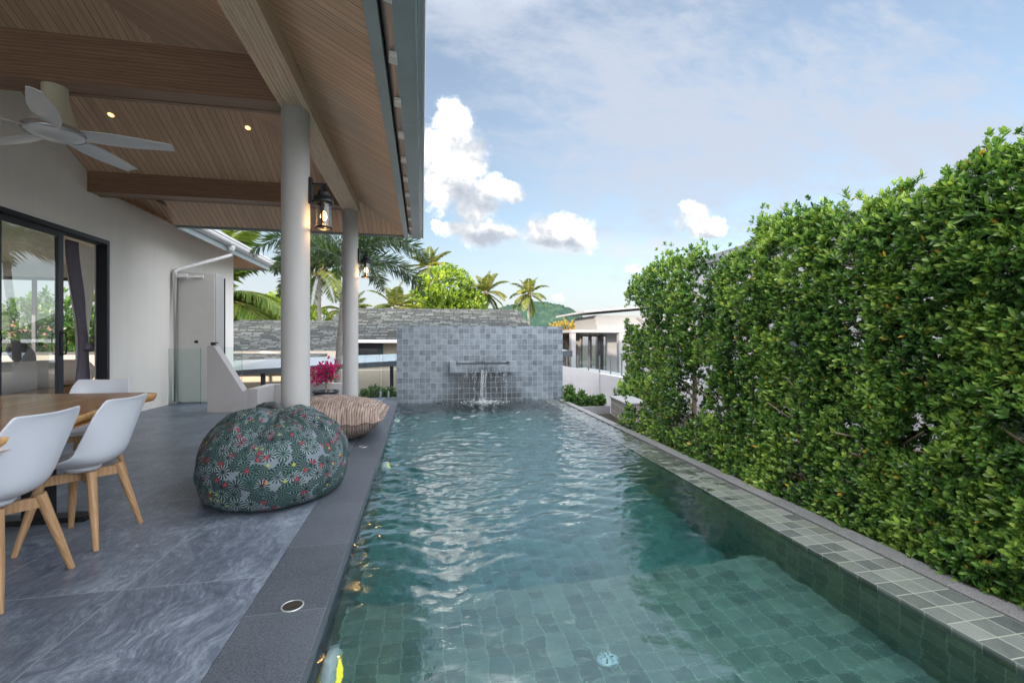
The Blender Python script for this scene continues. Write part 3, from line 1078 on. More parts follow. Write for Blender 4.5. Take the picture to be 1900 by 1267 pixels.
# rounded inner gutter wall
prof = [(EX + .081, EZ + .10), (EX + .088, EZ + .03), (EX + .105, EZ - .012), (EX + .13, EZ - .034), (EX + .158, EZ - .038)]
g = MB()
g.grid([[(x, y, z) for x, z in prof] for y in (-3.6, EY + .05)], smooth=True)
build_at(g, 'gutter_liner', 'warm_metal', roof)  # brown reflection put into the colour; the liner itself is painted grey
prof = [(EX + .158, EZ - .034), (EX + .162, EZ - .046), (EX + .285, EZ - .046), (EX + .285, EZ + .10), (EX + .15, EZ + .13)]
prof_rim = [(EX + .2855, EZ - .05), (EX + .298, EZ - .05), (EX + .30, EZ - .03), (EX + .305, EZ - .022), (EX + .318, EZ - .022),
        (EX + .328, EZ - .03), (EX + .336, EZ - .038), (EX + .345, EZ - .038), (EX + .352, EZ - .02), (EX + .350, EZ + .10), (EX + .2855, EZ + .11)]
g = MB()
for (ya, yb) in ((-3.6, 3.93), (3.932, EY + .055)):
    e_ = .0 if ya < 0 else .002
    g.grid([[(x, y, z - e_) for x, z in prof] for y in (ya, yb)], smooth=False)
g.face([(x, EY + .055, z) for x, z in prof][::-1])
build_at(g, 'gutter', 'grey_fascia', roof)
g = MB()
g.grid([[(x, y, z) for x, z in prof_rim] for y in (-3.6, EY + .056)], smooth=False)
g.face([(x, EY + .056, z) for x, z in prof_rim][::-1])
build_at(g, 'gutter_lip', 'gutter_lip', roof)
for k in range(14):
    y = 8.10 - k * .56
    if y < .5:
        break
    g = MB()
    xa, xb = EX + .112, EX + .166
    z0 = EZ - .072
    g.hexa([(xa + .004, y - .045, z0), (xb, y - .05, z0), (xb, y + .045, z0), (xa, y + .02, z0),
            (xa + .004, y - .045, z0 + .03), (xb, y - .05, z0 + .03), (xb, y + .045, z0 + .02), (xa, y + .02, z0 + .02)])
    g.box(xa + .006, xb - .002, y - .062, y - .05, z0 - .008, z0 + .03)
    build_at(g, 'gutter_bracket', 'zinc', roof)

# ================================================================== HOUSE
house = empty('house', (-6.5, 5, 0), 'pale rendered house with sliding glass door beside the terrace', 'house')
WX = -4.6
g = MB()


def wallpoly(poly, x0=WX - .2, x1=WX):
    g.prism(poly, lambda p: (x0, p[0], p[1]), lambda p: (x1, p[0], p[1]))


wallpoly([(-13, 0), (4.2, 0), (4.2, 5.10), (3.66, 5.37), (-13, 5.37)])  # rear stretch extended unseen behind the view to block the low sun
wallpoly([(4.2, 2.68), (7.8, 2.68), (7.8, 3.375), (7.685, 3.375), (4.2, 5.10)])
wallpoly([(7.8, -3.6), (12.29, -3.6), (12.29, 3.375), (7.8, 3.375)])
g.box(-7.30, WX - .2, 12.09, 12.29, -3.6, 3.375)
g.box(-13, -11.0, 12.09, 12.29, -3.6, 3.375)
g.box(-11.0, -7.30, 12.09, 12.29, -3.6, .86)
g.box(-11.0, -7.30, 12.09, 12.29, 2.62, 3.375)
build_at(g, 'wall', 'plaster', house)
# thin joint trims on the gable
g = MB()
for z in (3.60,):
    g.box(WX + .0005, WX + .004, 3, 7.25, z, z + .006)
build_at(g, 'trim', 'white_paint', house)
# room shell behind the door
g = MB()
RX = -11.5
g.box(RX, WX - .2, 3.4, 3.5, 0, 2.9)
g.box(RX, WX - .2, 3.4, 12.08, 2.9, 3.0)
g.box(RX - .1, RX, 3.4, 12.08, 0, .5)
g.box(RX - .1, RX, 3.4, 12.08, 2.6, 2.9)
g.box(RX - .1, RX, 3.4, 5.0, .5, 2.6)  # gap beside this is an unseen window opening, added to brighten the room
g.box(RX - .1, RX, 11.2, 12.08, .5, 2.6)
g.box(RX, -11.0, 12.0, 12.088, 0, 2.9)
g.box(-7.30, WX - .201, 12.0, 12.088, 0, 2.9)
g.box(-11.0, -7.30, 12.0, 12.088, 0, .86)
g.box(-11.0, -7.30, 12.0, 12.088, 2.62, 2.9)
build_at(g, 'room_wall', 'room_wall', house)
g = MB()
g.box(RX, WX - .001, 3.4, 12.08, -.1, -.002)
build_at(g, 'room_floor', 'fawn_floor', house)
w = MB()
for x in (-11.0, -9.85, -8.62, -7.37):
    w.box(x, x + .07, 12.03, 12.08, .86, 2.62)
for z in (.86, 2.55):
    w.box(-10.93, -7.37, 12.025, 12.085, z, z + .07)
build_at(w, 'window_frame', 'dark_frame', house)

# sliding door: outer frame, leaves, handles
g = MB()
fx0, fx1 = WX - .13, WX + .012
g.box(fx0, fx1, 7.72, 7.799, 0.0, 2.60)
g.box(fx0, fx1, 4.201, 4.28, 0.0, 2.60)
g.box(fx0, fx1, 4.201, 7.799, 2.60, 2.679)
g.box(fx0, fx1 - .02, 4.281, 7.719, 0.001, .03)
for xx in (-4.69, -4.64):
    g.box(xx - .004, xx + .004, 4.281, 7.719, 2.575, 2.599)
fr = build_at(g, 'door_frame', 'dark_frame', house)
g = MB()
g.box(WX + .0125, WX + .018, 7.77, 7.83, 0, 2.71)
g.box(WX + .0125, WX + .018, 4.2, 7.77, 2.66, 2.71)
build_at(g, 'door_trim', 'zinc', house)


def leaf_door(y0, y1, x, handles=()):
    g = MB()
    t_ = .022
    for a, b_ in ((y0, y0 + .065), (y1 - .085, y1)):
        g.box(x - t_, x + t_, a, b_, .032, 2.573)
    g.box(x - t_ + .002, x + t_ - .002, y0 + .065, y1 - .085, .032, .12)
    g.box(x - t_ + .002, x + t_ - .002, y0 + .065, y1 - .085, 2.51, 2.573)
    dl = build_at(g, 'sliding_door', 'dark_frame', house)
    g = MB()
    g.box(x - .004, x + .004, y0 + .06, y1 - .08, .11, 2.515)
    p_ = g.build('pane', 'door_glass', dl)
    p_.matrix_parent_inverse = Matrix.Identity(4)
    for hy in handles:
        g = MB()
        g.tube([(x + .022, hy, 1.27), (x + .075, hy, 1.265), (x + .085, hy + .0, 1.2), (x + .085, hy, 1.06), (x + .075, hy, 1.0), (x + .022, hy, .995)], .011, 8)
        g.box(x + .0225, x + .032, hy - .018, hy + .018, .97, 1.30)
        g.build('handle', 'black_metal', dl)
    return dl


leaf_door(4.30, 6.06, -4.685, (6.02,))
leaf_door(5.98, 6.93, -4.635, (6.885,))

# curtains (things hanging in the room)


def curtain(name, mat_, yfun, x, z0, z1, n, amp, waves, label, parent_=None):
    rows = []
    nz_ = 26
    for i in range(nz_ + 1):
        z = z0 + (z1 - z0) * i / nz_
        a, b_ = yfun(z)
        wid = b_ - a
        row = []
        for j in range(n + 1):
            s = j / n
            row.append((x + amp * math.sin(s * waves * 6.283 + .4 * math.sin(z * 2.0)) * (.6 + .6 * min(1, wid / .4)), a + wid * s, z))
        rows.append(row)
    g = MB()
    g.grid(rows, smooth=True)
    o_ = g.build(name, mat_)
    tag(o_, label, 'curtain')
    return o_


def lerp(z, pts):
    for (z0, v0), (z1, v1) in zip(pts, pts[1:]):
        if z <= z1:
            t_ = max(0, (z - z0) / (z1 - z0))
            t_ = t_ * t_ * (3 - 2 * t_)
            return v0 + (v1 - v0) * t_
    return pts[-1][1]


curtain('curtain', 'dark_curtain', lambda z: (lerp(z, [(0, 7.55), (1.1, 7.70), (2.6, 7.45)]), lerp(z, [(0, 7.94), (1.1, 7.86), (1.6, 7.80), (2.6, 7.66)])),
        -4.93, .01, 2.60, 90, .035, 7, 'dark purple curtain tied back in the doorway of the bedroom')
curtain('curtain', 'sheer', lambda z: (lerp(z, [(0, 7.80), (1.1, 7.82), (2.6, 7.60)]), lerp(z, [(0, 8.20), (1.1, 8.04), (2.6, 8.24)])),
        -5.04, .01, 2.62, 90, .03, 9, 'white sheer curtain behind the dark tied one in the doorway')
g = MB()
g.tube([(-4.86, 7.70, 1.10), (-4.84, 7.80, 1.07), (-4.86, 7.92, 1.09), (-4.92, 8.02, 1.16), (-5.0, 8.07, 1.24)], [.035, .04, .032, .022, .012], 8, squash=1.6)
tag(g.build('curtain_tieback', 'dark_curtain'), 'dark fabric band holding the purple curtain to its hook', 'tieback')

# bed seen through the glass
bed = empty('bed', (-7.0, 8.9, 0), 'low wooden bed with white ribbed bedding behind the sliding glass', 'bed')
g = MB(); g.box(-8.2, -6.35, 8.0, 10.2, .18, .34); build_at(bevel(g.build('tmp', 'leg_wood'), .01).data and g, 'bed_frame', 'leg_wood', bed)
bpy.data.objects.remove(bpy.data.objects['tmp'])
rows = []
for i in range(40):
    y = 8.05 + 2.1 * i / 39
    rb = .012 * abs(math.sin(i * 1.3))
    rows.append([(-6.45 - .02 + (.24 + rb) * (math.cos(a)) * (1 if math.cos(a) > 0 else 7), y, .58 + (.235 + rb) * math.sin(a)) for a in np.linspace(0, 2 * math.pi, 25)[:-1]])
g = MB(); g.grid(rows, closed_v=True); g.face(rows[0]); g.face(rows[-1][::-1])
build_at(g, 'bedding', 'linen', bed)
for k, (y, z) in enumerate(((8.35, .93), (9.35, .95))):
    g = MB()
    M = Matrix.Rotation(R(65), 3, 'Y')
    g.lathe([(0, -.09), (.15, -.08), (.24, -.02), (.25, .02), (.16, .085), (0, .095)], (-6.85, y, z), 16, M=M)
    tag(g.build('cushion', 'cushion_teal'), ['dark teal cushion on the bed nearer the door handle', 'dark teal cushion propped at the middle of the bed'][k], 'cushion', 'cushions on the bed')

# lower eave of the house beyond the terrace roof
EXH, EZH = -4.0, 3.07
YH = 12.90
hz_ = lambda x: EZH + .5 * (EXH - x)
g = MB()
P0 = [(EXH, 7.75), (EXH, YH), (-8.6, YH - 4.6), (-8.6, 7.75)]
g.prism(P0, lambda p: (p[0], p[1], hz_(p[0])), lambda p: (p[0], p[1], hz_(p[0]) + .025))
P1 = [(EXH, YH), (-13.0, YH), (-13.0, YH - 4.6), (-8.6, YH - 4.6)]
ze_ = lambda y: EZH + .5 * (YH - y)
g.prism(P1, lambda p: (p[0], p[1], ze_(p[1])), lambda p: (p[0], p[1], ze_(p[1]) + .025))
build_at(g, 'soffit', 'soffit_wood', house)
g = MB()
g.prism([(EXH + .1, 7.7), (EXH + .1, YH + .1), (-8.6, YH - 4.6), (-8.6, 7.7)], lambda p: (p[0], p[1], hz_(p[0]) + .24), lambda p: (p[0], p[1], hz_(p[0]) + .30))
g.prism([(EXH + .1, YH + .1), (-13, YH + .1), (-13, YH - 4.6), (-8.6, YH - 4.6)], lambda p: (p[0], p[1], ze_(p[1]) + .24), lambda p: (p[0], p[1], ze_(p[1]) + .30))
g.prism([(-8.6, -13), (-8.6, YH - 4.7), (-13, YH - 4.7), (-13, -13)], lambda p: (p[0], p[1], EZH + 2.55 - .5 * (-8.6 - p[0])), lambda p: (p[0], p[1], EZH + 2.6 - .5 * (-8.6 - p[0])))
build_at(g, 'roof', 'shingles', house)
g = MB()
g.box(EXH, EXH + .03, EY + .1, YH + .03, EZH - .03, EZH + .14)
g.box(-13, EXH - .0005, YH, YH + .03, EZH - .03, EZH + .14)
build_at(g, 'fascia', 'grey_fascia', house)
prof = [(EXH + .031, EZH + .08), (EXH + .05, EZH + .07), (EXH + .14, EZH + .10), (EXH + .155, EZH + .13), (EXH + .15, EZH + .17), (EXH + .165, EZH + .18), (EXH + .165, EZH + .225), (EXH + .13, EZH + .235), (EXH + .031, EZH + .235)]
g = MB(); g.grid([[(x, y, z) for x, z in prof] for y in (EY + .1, YH + .1)], smooth=False); g.face([(x, YH + .1, z) for x, z in prof])
build_at(g, 'gutter', 'white_paint', house)
g = MB()
g.lathe([(.075, .09), (.075, .03), (.05, -.02)], (EXH + .085, 10.35, EZH), 14)
g.tube([(EXH + .085, 10.35, EZH + .02), (EXH + .085, 10.35, EZH - .09), (EXH + .055, 10.32, EZH - .125), (-4.50, 9.50, 2.515), (-4.53, 9.46, 2.47), (-4.53, 9.45, 2.4), (-4.53, 9.45, .06)], .036, 12)
build_at(g, 'downpipe', 'white_paint', house)
g = MB()
g.box(-4.595, -4.46, 9.38, 9.53, .001, .05)
g.box(-4.595, -4.545, 9.54, 9.60, .03, .30)
build_at(g, 'pipe_shoe', 'steel', house)

# stair-head cupboard with door, closer and lock
cup = empty('stairhead_cupboard', (-4.2, 9.7, 0), 'tall pale grey cupboard with door closer against the house wall', 'cupboard')
g = MB(); g.box(-4.597, -3.88, 9.56, 9.90, 0, 2.47)
bevel(build_at(g, 'body', 'column_paint', cup), .006)
g = MB(); g.box(-4.51, -3.90, 9.535, 9.559, .02, 2.45)
dr = bevel(build_at(g, 'door', 'door_paint', cup), .004)
g = MB()
g.lathe([(.028, 0), (.028, .012), (.012, .02), (.012, .05), (.02, .055), (.016, .07), (0, .072)], (-4.20, 9.534, 1.16), 14, M=Matrix.Rotation(R(90), 3, 'X'))
o = g.build('lock', 'black_metal', dr); o.matrix_parent_inverse = Matrix.Identity(4)
g = MB()
g.box(-4.52, -4.34, 9.46, 9.534, 2.36, 2.44)
g.hexa([(-4.45, 9.40, 2.375), (-4.43, 9.38, 2.375), (-4.14, 9.50, 2.375), (-4.16, 9.53, 2.375), (-4.45, 9.40, 2.395), (-4.43, 9.38, 2.395), (-4.14, 9.50, 2.395), (-4.16, 9.53, 2.395)])
g.box(-4.22, -4.08, 9.50, 9.534, 2.37, 2.42)
o = g.build('door_closer', 'zinc', dr); o.matrix_parent_inverse = Matrix.Identity(4)
g = MB(); g.box(-3.8795, -3.86, 9.905, 9.93, 0, 2.42)
build_at(g, 'seal', 'dark_frame', cup)

# parapet of the stair
par = empty('stair_parapet', (-3.2, 8.3, 0), 'low white rendered stair parapet with one sloping shoulder', 'parapet')
g = MB()
g.prism([(-3.46, -.3), (-2.86, -.3), (-2.86, .37), (-2.93, .34), (-3.36, 1.09), (-3.46, 1.10)], lambda p: (p[0], 8.42, p[1]), lambda p: (p[0], 8.20, p[1]))
g.box(-2.859, -2.70, 8.20, 9.20, -.3, .37)
g.box(-2.699, -1.35, 9.06, 9.20, -.3, .371)
bevel(build_at(g, 'wall', 'outer_plaster', par), .006)
g = MB()
g.box(-3.44, -3.38, 8.28, 8.34, 1.1005, 1.14)
g.box(-3.43, -3.36, 8.25, 8.37, 1.13, 1.15)
build_at(g, 'latch', 'black_metal', par)


def glass_panel(name, pts, label, th=.012, group='frameless glass balustrade panels'):
    """pts: (x,y) a, b and z0,z1"""
    (ax, ay), (bx, by), z0, z1 = pts
    d_ = Vector((bx - ax, by - ay, 0)).normalized()
    n_ = Vector((-d_.y, d_.x, 0)) * th * .5
    root = empty(name, ((ax + bx) / 2, (ay + by) / 2, z0), label, 'glass panel', group)
    g = MB()
    a, b_ = Vector((ax, ay, 0)), Vector((bx, by, 0))
    q_ = [a - n_, b_ - n_, b_ + n_, a + n_]
    g.hexa([(p.x, p.y, z0) for p in q_] + [(p.x, p.y, z1) for p in q_])
    build_at(g, 'pane', 'rail_glass', root)
    for e_, s_ in ((a, -1), (b_, 1)):
        g = MB()
        p0, p1 = e_ + d_ * s_ * .0005, e_ + d_ * s_ * .004
        q_ = [p0 - n_, p1 - n_, p1 + n_, p0 + n_]
        g.hexa([(p.x, p.y, z0) for p in q_] + [(p.x, p.y, z1) for p in q_])
        build_at(g, 'polished_edge', 'glass_edge', root)
    return root


glass_panel('glass_screen', ((-4.50, 9.20), (-3.98, 9.18), .01, 1.04), 'clear glass gate panel in front of the tall cupboard')
glass_panel('glass_screen', ((-4.0, 9.62), (-3.45, 9.62), .30, 1.06), 'clear glass panel rising above the sloping stair parapet')
glass_panel('glass_screen', ((-1.35, 9.62), (-.86, 9.60), .01, 1.02), 'clear glass panel between the rear column and the clamp posts')
glass_panel('glass_screen', ((-.80, 9.60), (-.53, 9.50), .01, 1.10), 'narrow clear glass panel next to the tiled water wall')
for k, (x, y) in enumerate(((-.84, 9.55), (-.68, 9.50), (-1.98, 8.35))):
    g = MB()
    g.box(x - .022, x + .022, y - .03, y + .03, .004, .12)
    g.lathe([(.022, .12), (.022, .15), (0, .155)], (x, y, 0), 10)
    tag(bevel(g.build('glass_clamp', 'steel'), .004), ['short steel glass clamp at the left of the narrow glass panel', 'short steel glass clamp at the foot of the narrow glass panel',
        'short steel glass clamp left of the bougainvillea pot'][k], 'clamp', 'steel glass clamps')

# ================================================================== TILED WATER WALL
ww = empty('water_wall', (1.2, 9.3, 0), 'freestanding wall of small blue grey stone tiles with water spout', 'fountain wall')
g = MB(uvoff=(.5005, .0035))
g.box(-.5, 2.93, 9.2, 9.42, -1.6, 1.485)
build_at(g, 'wall', 'wall_tile', ww)
g = MB(uvoff=(-.53, -.002))
g.box(.53, 1.85, 8.94, 9.198, .552, .60)
g.box(.53, .655, 8.94, 9.198, .6005, .765)
g.box(1.715, 1.85, 8.94, 9.198, .6005, .765)
g.box(.6555, 1.7145, 8.942, 9.0, .6005, .705)
sp = build_at(g, 'spout', 'wall_tile', ww)
g = MB(); g.box(.66, 1.71, 9.0005, 9.19, .602, .702); g.box(.66, 1.71, 9.17, 9.1985, .702, .73)
o = g.build('trough', 'dark_frame', sp); o.matrix_parent_inverse = Matrix.Identity(4)

# falling water
g = MB()
frng = random.Random(5)
for k in range(48):
    x = frng.uniform(.70, 1.68) if k > 6 else frng.gauss(1.2, .03)
    main = abs(x - 1.2) < .07
    top, bot = .60, frng.uniform(-.06, .25) if not main else -.07
    if frng.random() < .45 and not main:
        top = frng.uniform(.2, .5)
    if k >= 30 and not main:
        top, bot = .56, .56 - frng.uniform(.03, .18)
    wdt = frng.uniform(.004, .011) * (3.0 if main else 1)
    pts, rad = [], []
    for i in range(9):
        s = i / 8
        pts.append((x + .012 * math.sin(s * 6 + k) + (.02 * math.sin(k) * s), 8.935 - .03 * s + .008 * math.sin(5 * s + k), top + (bot - top) * s))
        rad.append(wdt * (.5 + .8 * abs(math.sin(s * 7 + k * 1.7))))
    g.tube(pts, rad, 6, caps=False, squash=.5)
tag(g.build('waterfall', 'falling_water'), 'thin broken strands of water falling from the tiled spout', 'waterfall')
g = MB()
for k in range(560):
    if k < 360:
        a = frng.uniform(0, 6.283); r_ = abs(frng.gauss(0, .22))
        p = Vector((1.2 + r_ * math.cos(a) * 1.5, 8.90 + r_ * math.sin(a) * .6, -.055 + abs(frng.gauss(0, .05)) * max(0, 1 - r_ * 2)))
        r0 = frng.uniform(.003, .010)
    else:
        p = Vector((frng.uniform(.65, 1.75), 8.92 + frng.uniform(-.05, .03), frng.uniform(-.05, .55)))
        r0 = frng.uniform(.002, .005)
    if p.y > 9.18:
        p.y = 9.15
    g.lathe([(0, -r0), (r0 * .9, -r0 * .3), (r0 * .8, r0 * .5), (0, r0)], p, 6)
tag(g.build('splash', 'foam'), 'white splash of drops where the fall meets the pool', 'splash', kind='stuff')

# ================================================================== POOL LAMPS AND DECK LAMPS
for k, y in enumerate((1.99, 4.95, 7.6)):
    z = -.40
    root = empty('pool_lamp', (wl(y), y, z), ['round white pool lamp glowing yellow near the front on the left pool wall', 'round yellow pool lamp halfway along the left pool wall',
                 'round yellow pool lamp near the water wall end of the left pool wall'][k], 'pool lamp', 'underwater lamps on the pool wall')
    M = Matrix.Rotation(R(90), 3, 'Y')
    g = MB(); g.lathe([(.10, .0), (.135, .01), (.135, .045), (.12, .06), (.105, .062)], (wl(y), y, z), 28, M=M)
    build_at(g, 'rim', 'lens_white', root)
    g = MB(); g.lathe([(.104, .05), (.06, .07), (0, .075)], (wl(y), y, z), 24, M=M)
    build_at(g, 'lens', 'pool_lamp_glow', root)
root = empty('floor_inlet', (.86, 2.0, SH), 'round white inlet fitting on the tiled pool shelf', 'pool fitting')
g = MB(); g.lathe([(.058, .001), (.06, .012), (.05, .02), (.02, .026), (0, .027)], (.86, 2.0, SH), 24)
build_at(g, 'cap', 'lens_white', root)
g = MB()
for a in range(6):
    an = a * math.pi / 3
    g.hexa([(.86 + math.cos(an) * r_ - math.sin(an) * w_, 2.0 + math.sin(an) * r_ + math.cos(an) * w_, SH + z_) for z_ in (.02, .0265) for (r_, w_) in ((.015, -.004), (.04, -.004), (.04, .004), (.015, .004))])
build_at(g, 'slots', 'dark_frame', root)

for k, (x, y) in enumerate(((-.555, 2.105), (-.64, 5.17))):
    root = empty('deck_light', (x, y, .004), ['round recessed deck light in the near end of the dark coping', 'round recessed deck light in the coping beside the striped floor cushion'][k], 'deck light', 'recessed lights in the coping')
    g = MB(); g.lathe([(.047, .0008), (.047, .004), (.040, .0045), (.040, .002)], (x, y, .004), 28)
    build_at(g, 'ring', 'gutter_lip', root)
    g = MB(); g.lathe([(.040, .002), (0, .0022)], (x, y, .004), 24)
    build_at(g, 'lens', 'dark_soil', root)


# ================================================================== LANTERNS, DOWNLIGHTS, FAN
def lantern(cy_, label):
    cx_ = -1.14
    x0 = cx_ + .121
    root = empty('wall_lantern', (x0, cy_, 2.42), label, 'lantern', 'black wall lanterns on the columns')
    g = MB(); g.box(x0 - .004, x0 + .02, cy_ - .035, cy_ + .035, 2.42, 2.66)
    g.box(x0 + .02, x0 + .15, cy_ - .009, cy_ + .009, 2.60, 2.618)
    g.box(x0 + .02, x0 + .05, cy_ - .009, cy_ + .009, 2.44, 2.456)
    build_at(g, 'bracket', 'black_metal', root)
    c_ = (x0 + .12, cy_, 0)
    g = MB(); g.lathe([(.0, 2.60), (.014, 2.595), (.014, 2.565), (.03, 2.56), (.05, 2.545), (.05, 2.505), (.045, 2.50), (.083, 2.488), (.086, 2.45), (.086, 2.425), (.066, 2.424)], c_, 28)
    build_at(g, 'cap', 'black_metal', root)
    g = MB(); g.lathe([(.066, 2.215), (.066, 2.424)], c_, 28)
    build_at(g, 'glass_shade', 'lamp_glass', root)
    g = MB()
    g.lathe([(.060, 2.20), (.078, 2.198), (.078, 2.215), (.060, 2.217), (.060, 2.20)], c_, 28)
    for a in (-90, 90):
        px, py = c_[0] + .071 * math.cos(R(a)), c_[1] + .071 * math.sin(R(a))
        g.box(px - .010, px + .010, py - .004, py + .004, 2.21, 2.60)
    build_at(g, 'cage', 'black_metal', root)
    g = MB(); g.lathe([(.0, 2.275), (.02, 2.283), (.03, 2.305), (.026, 2.335), (.014, 2.36), (0, 2.362)], c_, 16)
    build_at(g, 'bulb', 'lamp_glow', root)
    g = MB(); g.lathe([(.014, 2.355), (.016, 2.42)], c_, 12)
    build_at(g, 'socket', 'black_metal', root)
    ld = bpy.data.lights.new('lantern_light', 'POINT')
    ld.energy = 1.4; ld.color = (1.0, .52, .18); ld.shadow_soft_size = .025
    lo = bpy.data.objects.new('lantern_light', ld); col.objects.link(lo)
    lo.location = (c_[0], c_[1], 2.245)


lantern(4.43, 'lit black lantern with glass cylinder on the nearer round column')
lantern(7.62, 'lit black lantern with glass cylinder on the farther round column')

for k, (x, y) in enumerate(((-3.806, 6.473), (-2.255, 6.491))):
    z = zf(y)
    M = Matrix.Rotation(math.atan(-T2), 3, 'X')
    root = empty('downlight', (x, y, z), ['lit round downlight in the ceiling above the fan blades', 'lit round downlight in the ceiling between the fan and the column'][k], 'downlight', 'lit downlights in the sloping ceiling')
    g = MB(); g.lathe([(.044, -.001), (.044, -.006), (.034, -.008)], (x, y, z), 24, M=M); build_at(g, 'ring', 'ceiling_planks', root)
    g = MB(); g.lathe([(.034, -.0065), (.016, -.007)], (x, y, z), 20, M=M); build_at(g, 'lens', 'spot_glow', root)
    g = MB(); g.lathe([(.0155, -.0075), (0, -.009)], (x, y, z), 16, M=M); build_at(g, 'bulb', 'spot_core', root)

fan = empty('ceiling_fan', (-2.98, 4.40, 3.26), 'white five blade ceiling fan hanging from the front cross beam', 'ceiling fan')
FC = (-2.98, 4.385, 0)
g = MB(); g.lathe([(.082, 3.259), (.082, 3.20), (.09, 3.14), (.12, 3.02), (.15, 2.94), (.165, 2.925), (0, 2.92)], FC, 32)
build_at(g, 'shroud', 'fan_cream', fan)
g = MB(); g.lathe([(.0, 2.921), (.15, 2.919), (.15, 2.91), (.19, 2.905), (.20, 2.895), (.195, 2.882)], FC, 32)
build_at(g, 'motor', 'warm_metal', fan)
g = MB(); g.lathe([(.195, 2.882), (.185, 2.862), (.13, 2.838), (.06, 2.826), (0, 2.824)], FC, 32)
build_at(g, 'light_lens', 'fan_white', fan)
g = MB(); g.lathe([(.196, 2.8825), (.205, 2.876), (.19, 2.8615)], FC, 32)
build_at(g, 'trim_ring', 'steel', fan)
base_a = math.degrees(math.atan2(4.52 - 4.385, -2.205 + 2.98))
for k in range(5):
    an = R(base_a - 2 + 72 * k)
    rows = []
    for i in range(19):
        s = i / 18
        r_ = .15 + .66 * s
        wd = .065 + .075 * math.sin(min(1, s * 1.5) * math.pi * .5) - .118 * max(0, s - .25) ** 1.35
        wd = max(wd * 1.3, .004)
        row = []
        for j in range(9):
            q_ = (j / 8 - .5) * 2
            lx, ly = r_, q_ * wd * .5 * (1.15) + .02 * s
            lz_ = 2.890 - .036 * q_ * (1 - s * .5) * .6 - .008 * q_ * q_
            row.append((FC[0] + lx * math.cos(an) - ly * math.sin(an), FC[1] + lx * math.sin(an) + ly * math.cos(an), lz_))
        rows.append(row)
    g = MB(); g.grid(rows)
    rows2 = [[(x, y, z - .007) for x, y, z in row] for row in rows]
    g.grid(rows2, flip=True)
    edge = [r_[0] for r_ in rows] + rows[-1][1:] + [r_[-1] for r_ in rows[::-1]][1:]
    edge2 = [(x, y, z - .007) for x, y, z in edge]
    g.grid([edge, edge2], smooth=False)
    build_at(g, 'blade', 'fan_white', fan)

# ================================================================== FURNITURE
tab = empty('dining_table', (-2.5, 2.6, 0), 'long live edge wooden dining table on dark steel legs', 'table')


def tab_r(y):
    return -2.07 + .205 * (4.0 - y) ** .9 * .93 + .03 * math.sin(y * 2.7 + 1) if y < 4 else -2.07


def tab_l(y):
    return -3.13 + .03 * math.sin(y * 2.1) - .02 * (4 - y)


ys = np.linspace(.4, 4.05, 40)
out_ = [(min(tab_r(y), -1.70), y) for y in ys] + [(-2.12 - .06, 4.10), (-2.7, 4.12), (-3.08, 4.12)] + [(tab_l(y), y) for y in ys[::-1]]
g = MB()
nO = len(out_)
top = [(x, y, .75) for x, y in out_]
g.face(top)
build_at(g, 'slab_top', 'slab_wood', tab)
g = MB()
lv = [(0, .7498), (.006, .742), (-.004, .715), (-.02, .697), (-.05, .69)]
cxm = -2.5
rows = []
for off, z in lv:
    rows.append([(x + (off if x > cxm else -off), y, z + .004 * math.sin(y * 9)) if z < .749 else (x, y, z) for x, y in out_])
g.grid(rows, closed_v=True, smooth=True, flip=True)
g.face([(x, y, .69) for x, y in out_][::-1])
build_at(g, 'live_edge', 'edge_wood', tab)
for y in (1.1, 3.42):
    g = MB()
    g.box(-2.72, -2.12, y - .06, y + .06, .002, .035)
    g.box(-2.47, -2.35, y - .055, y + .055, .036, .66)
    g.box(-2.75, -2.09, y - .06, y + .06, .661, .688)
    bevel(build_at(g, 'leg', 'black_metal', tab), .004)


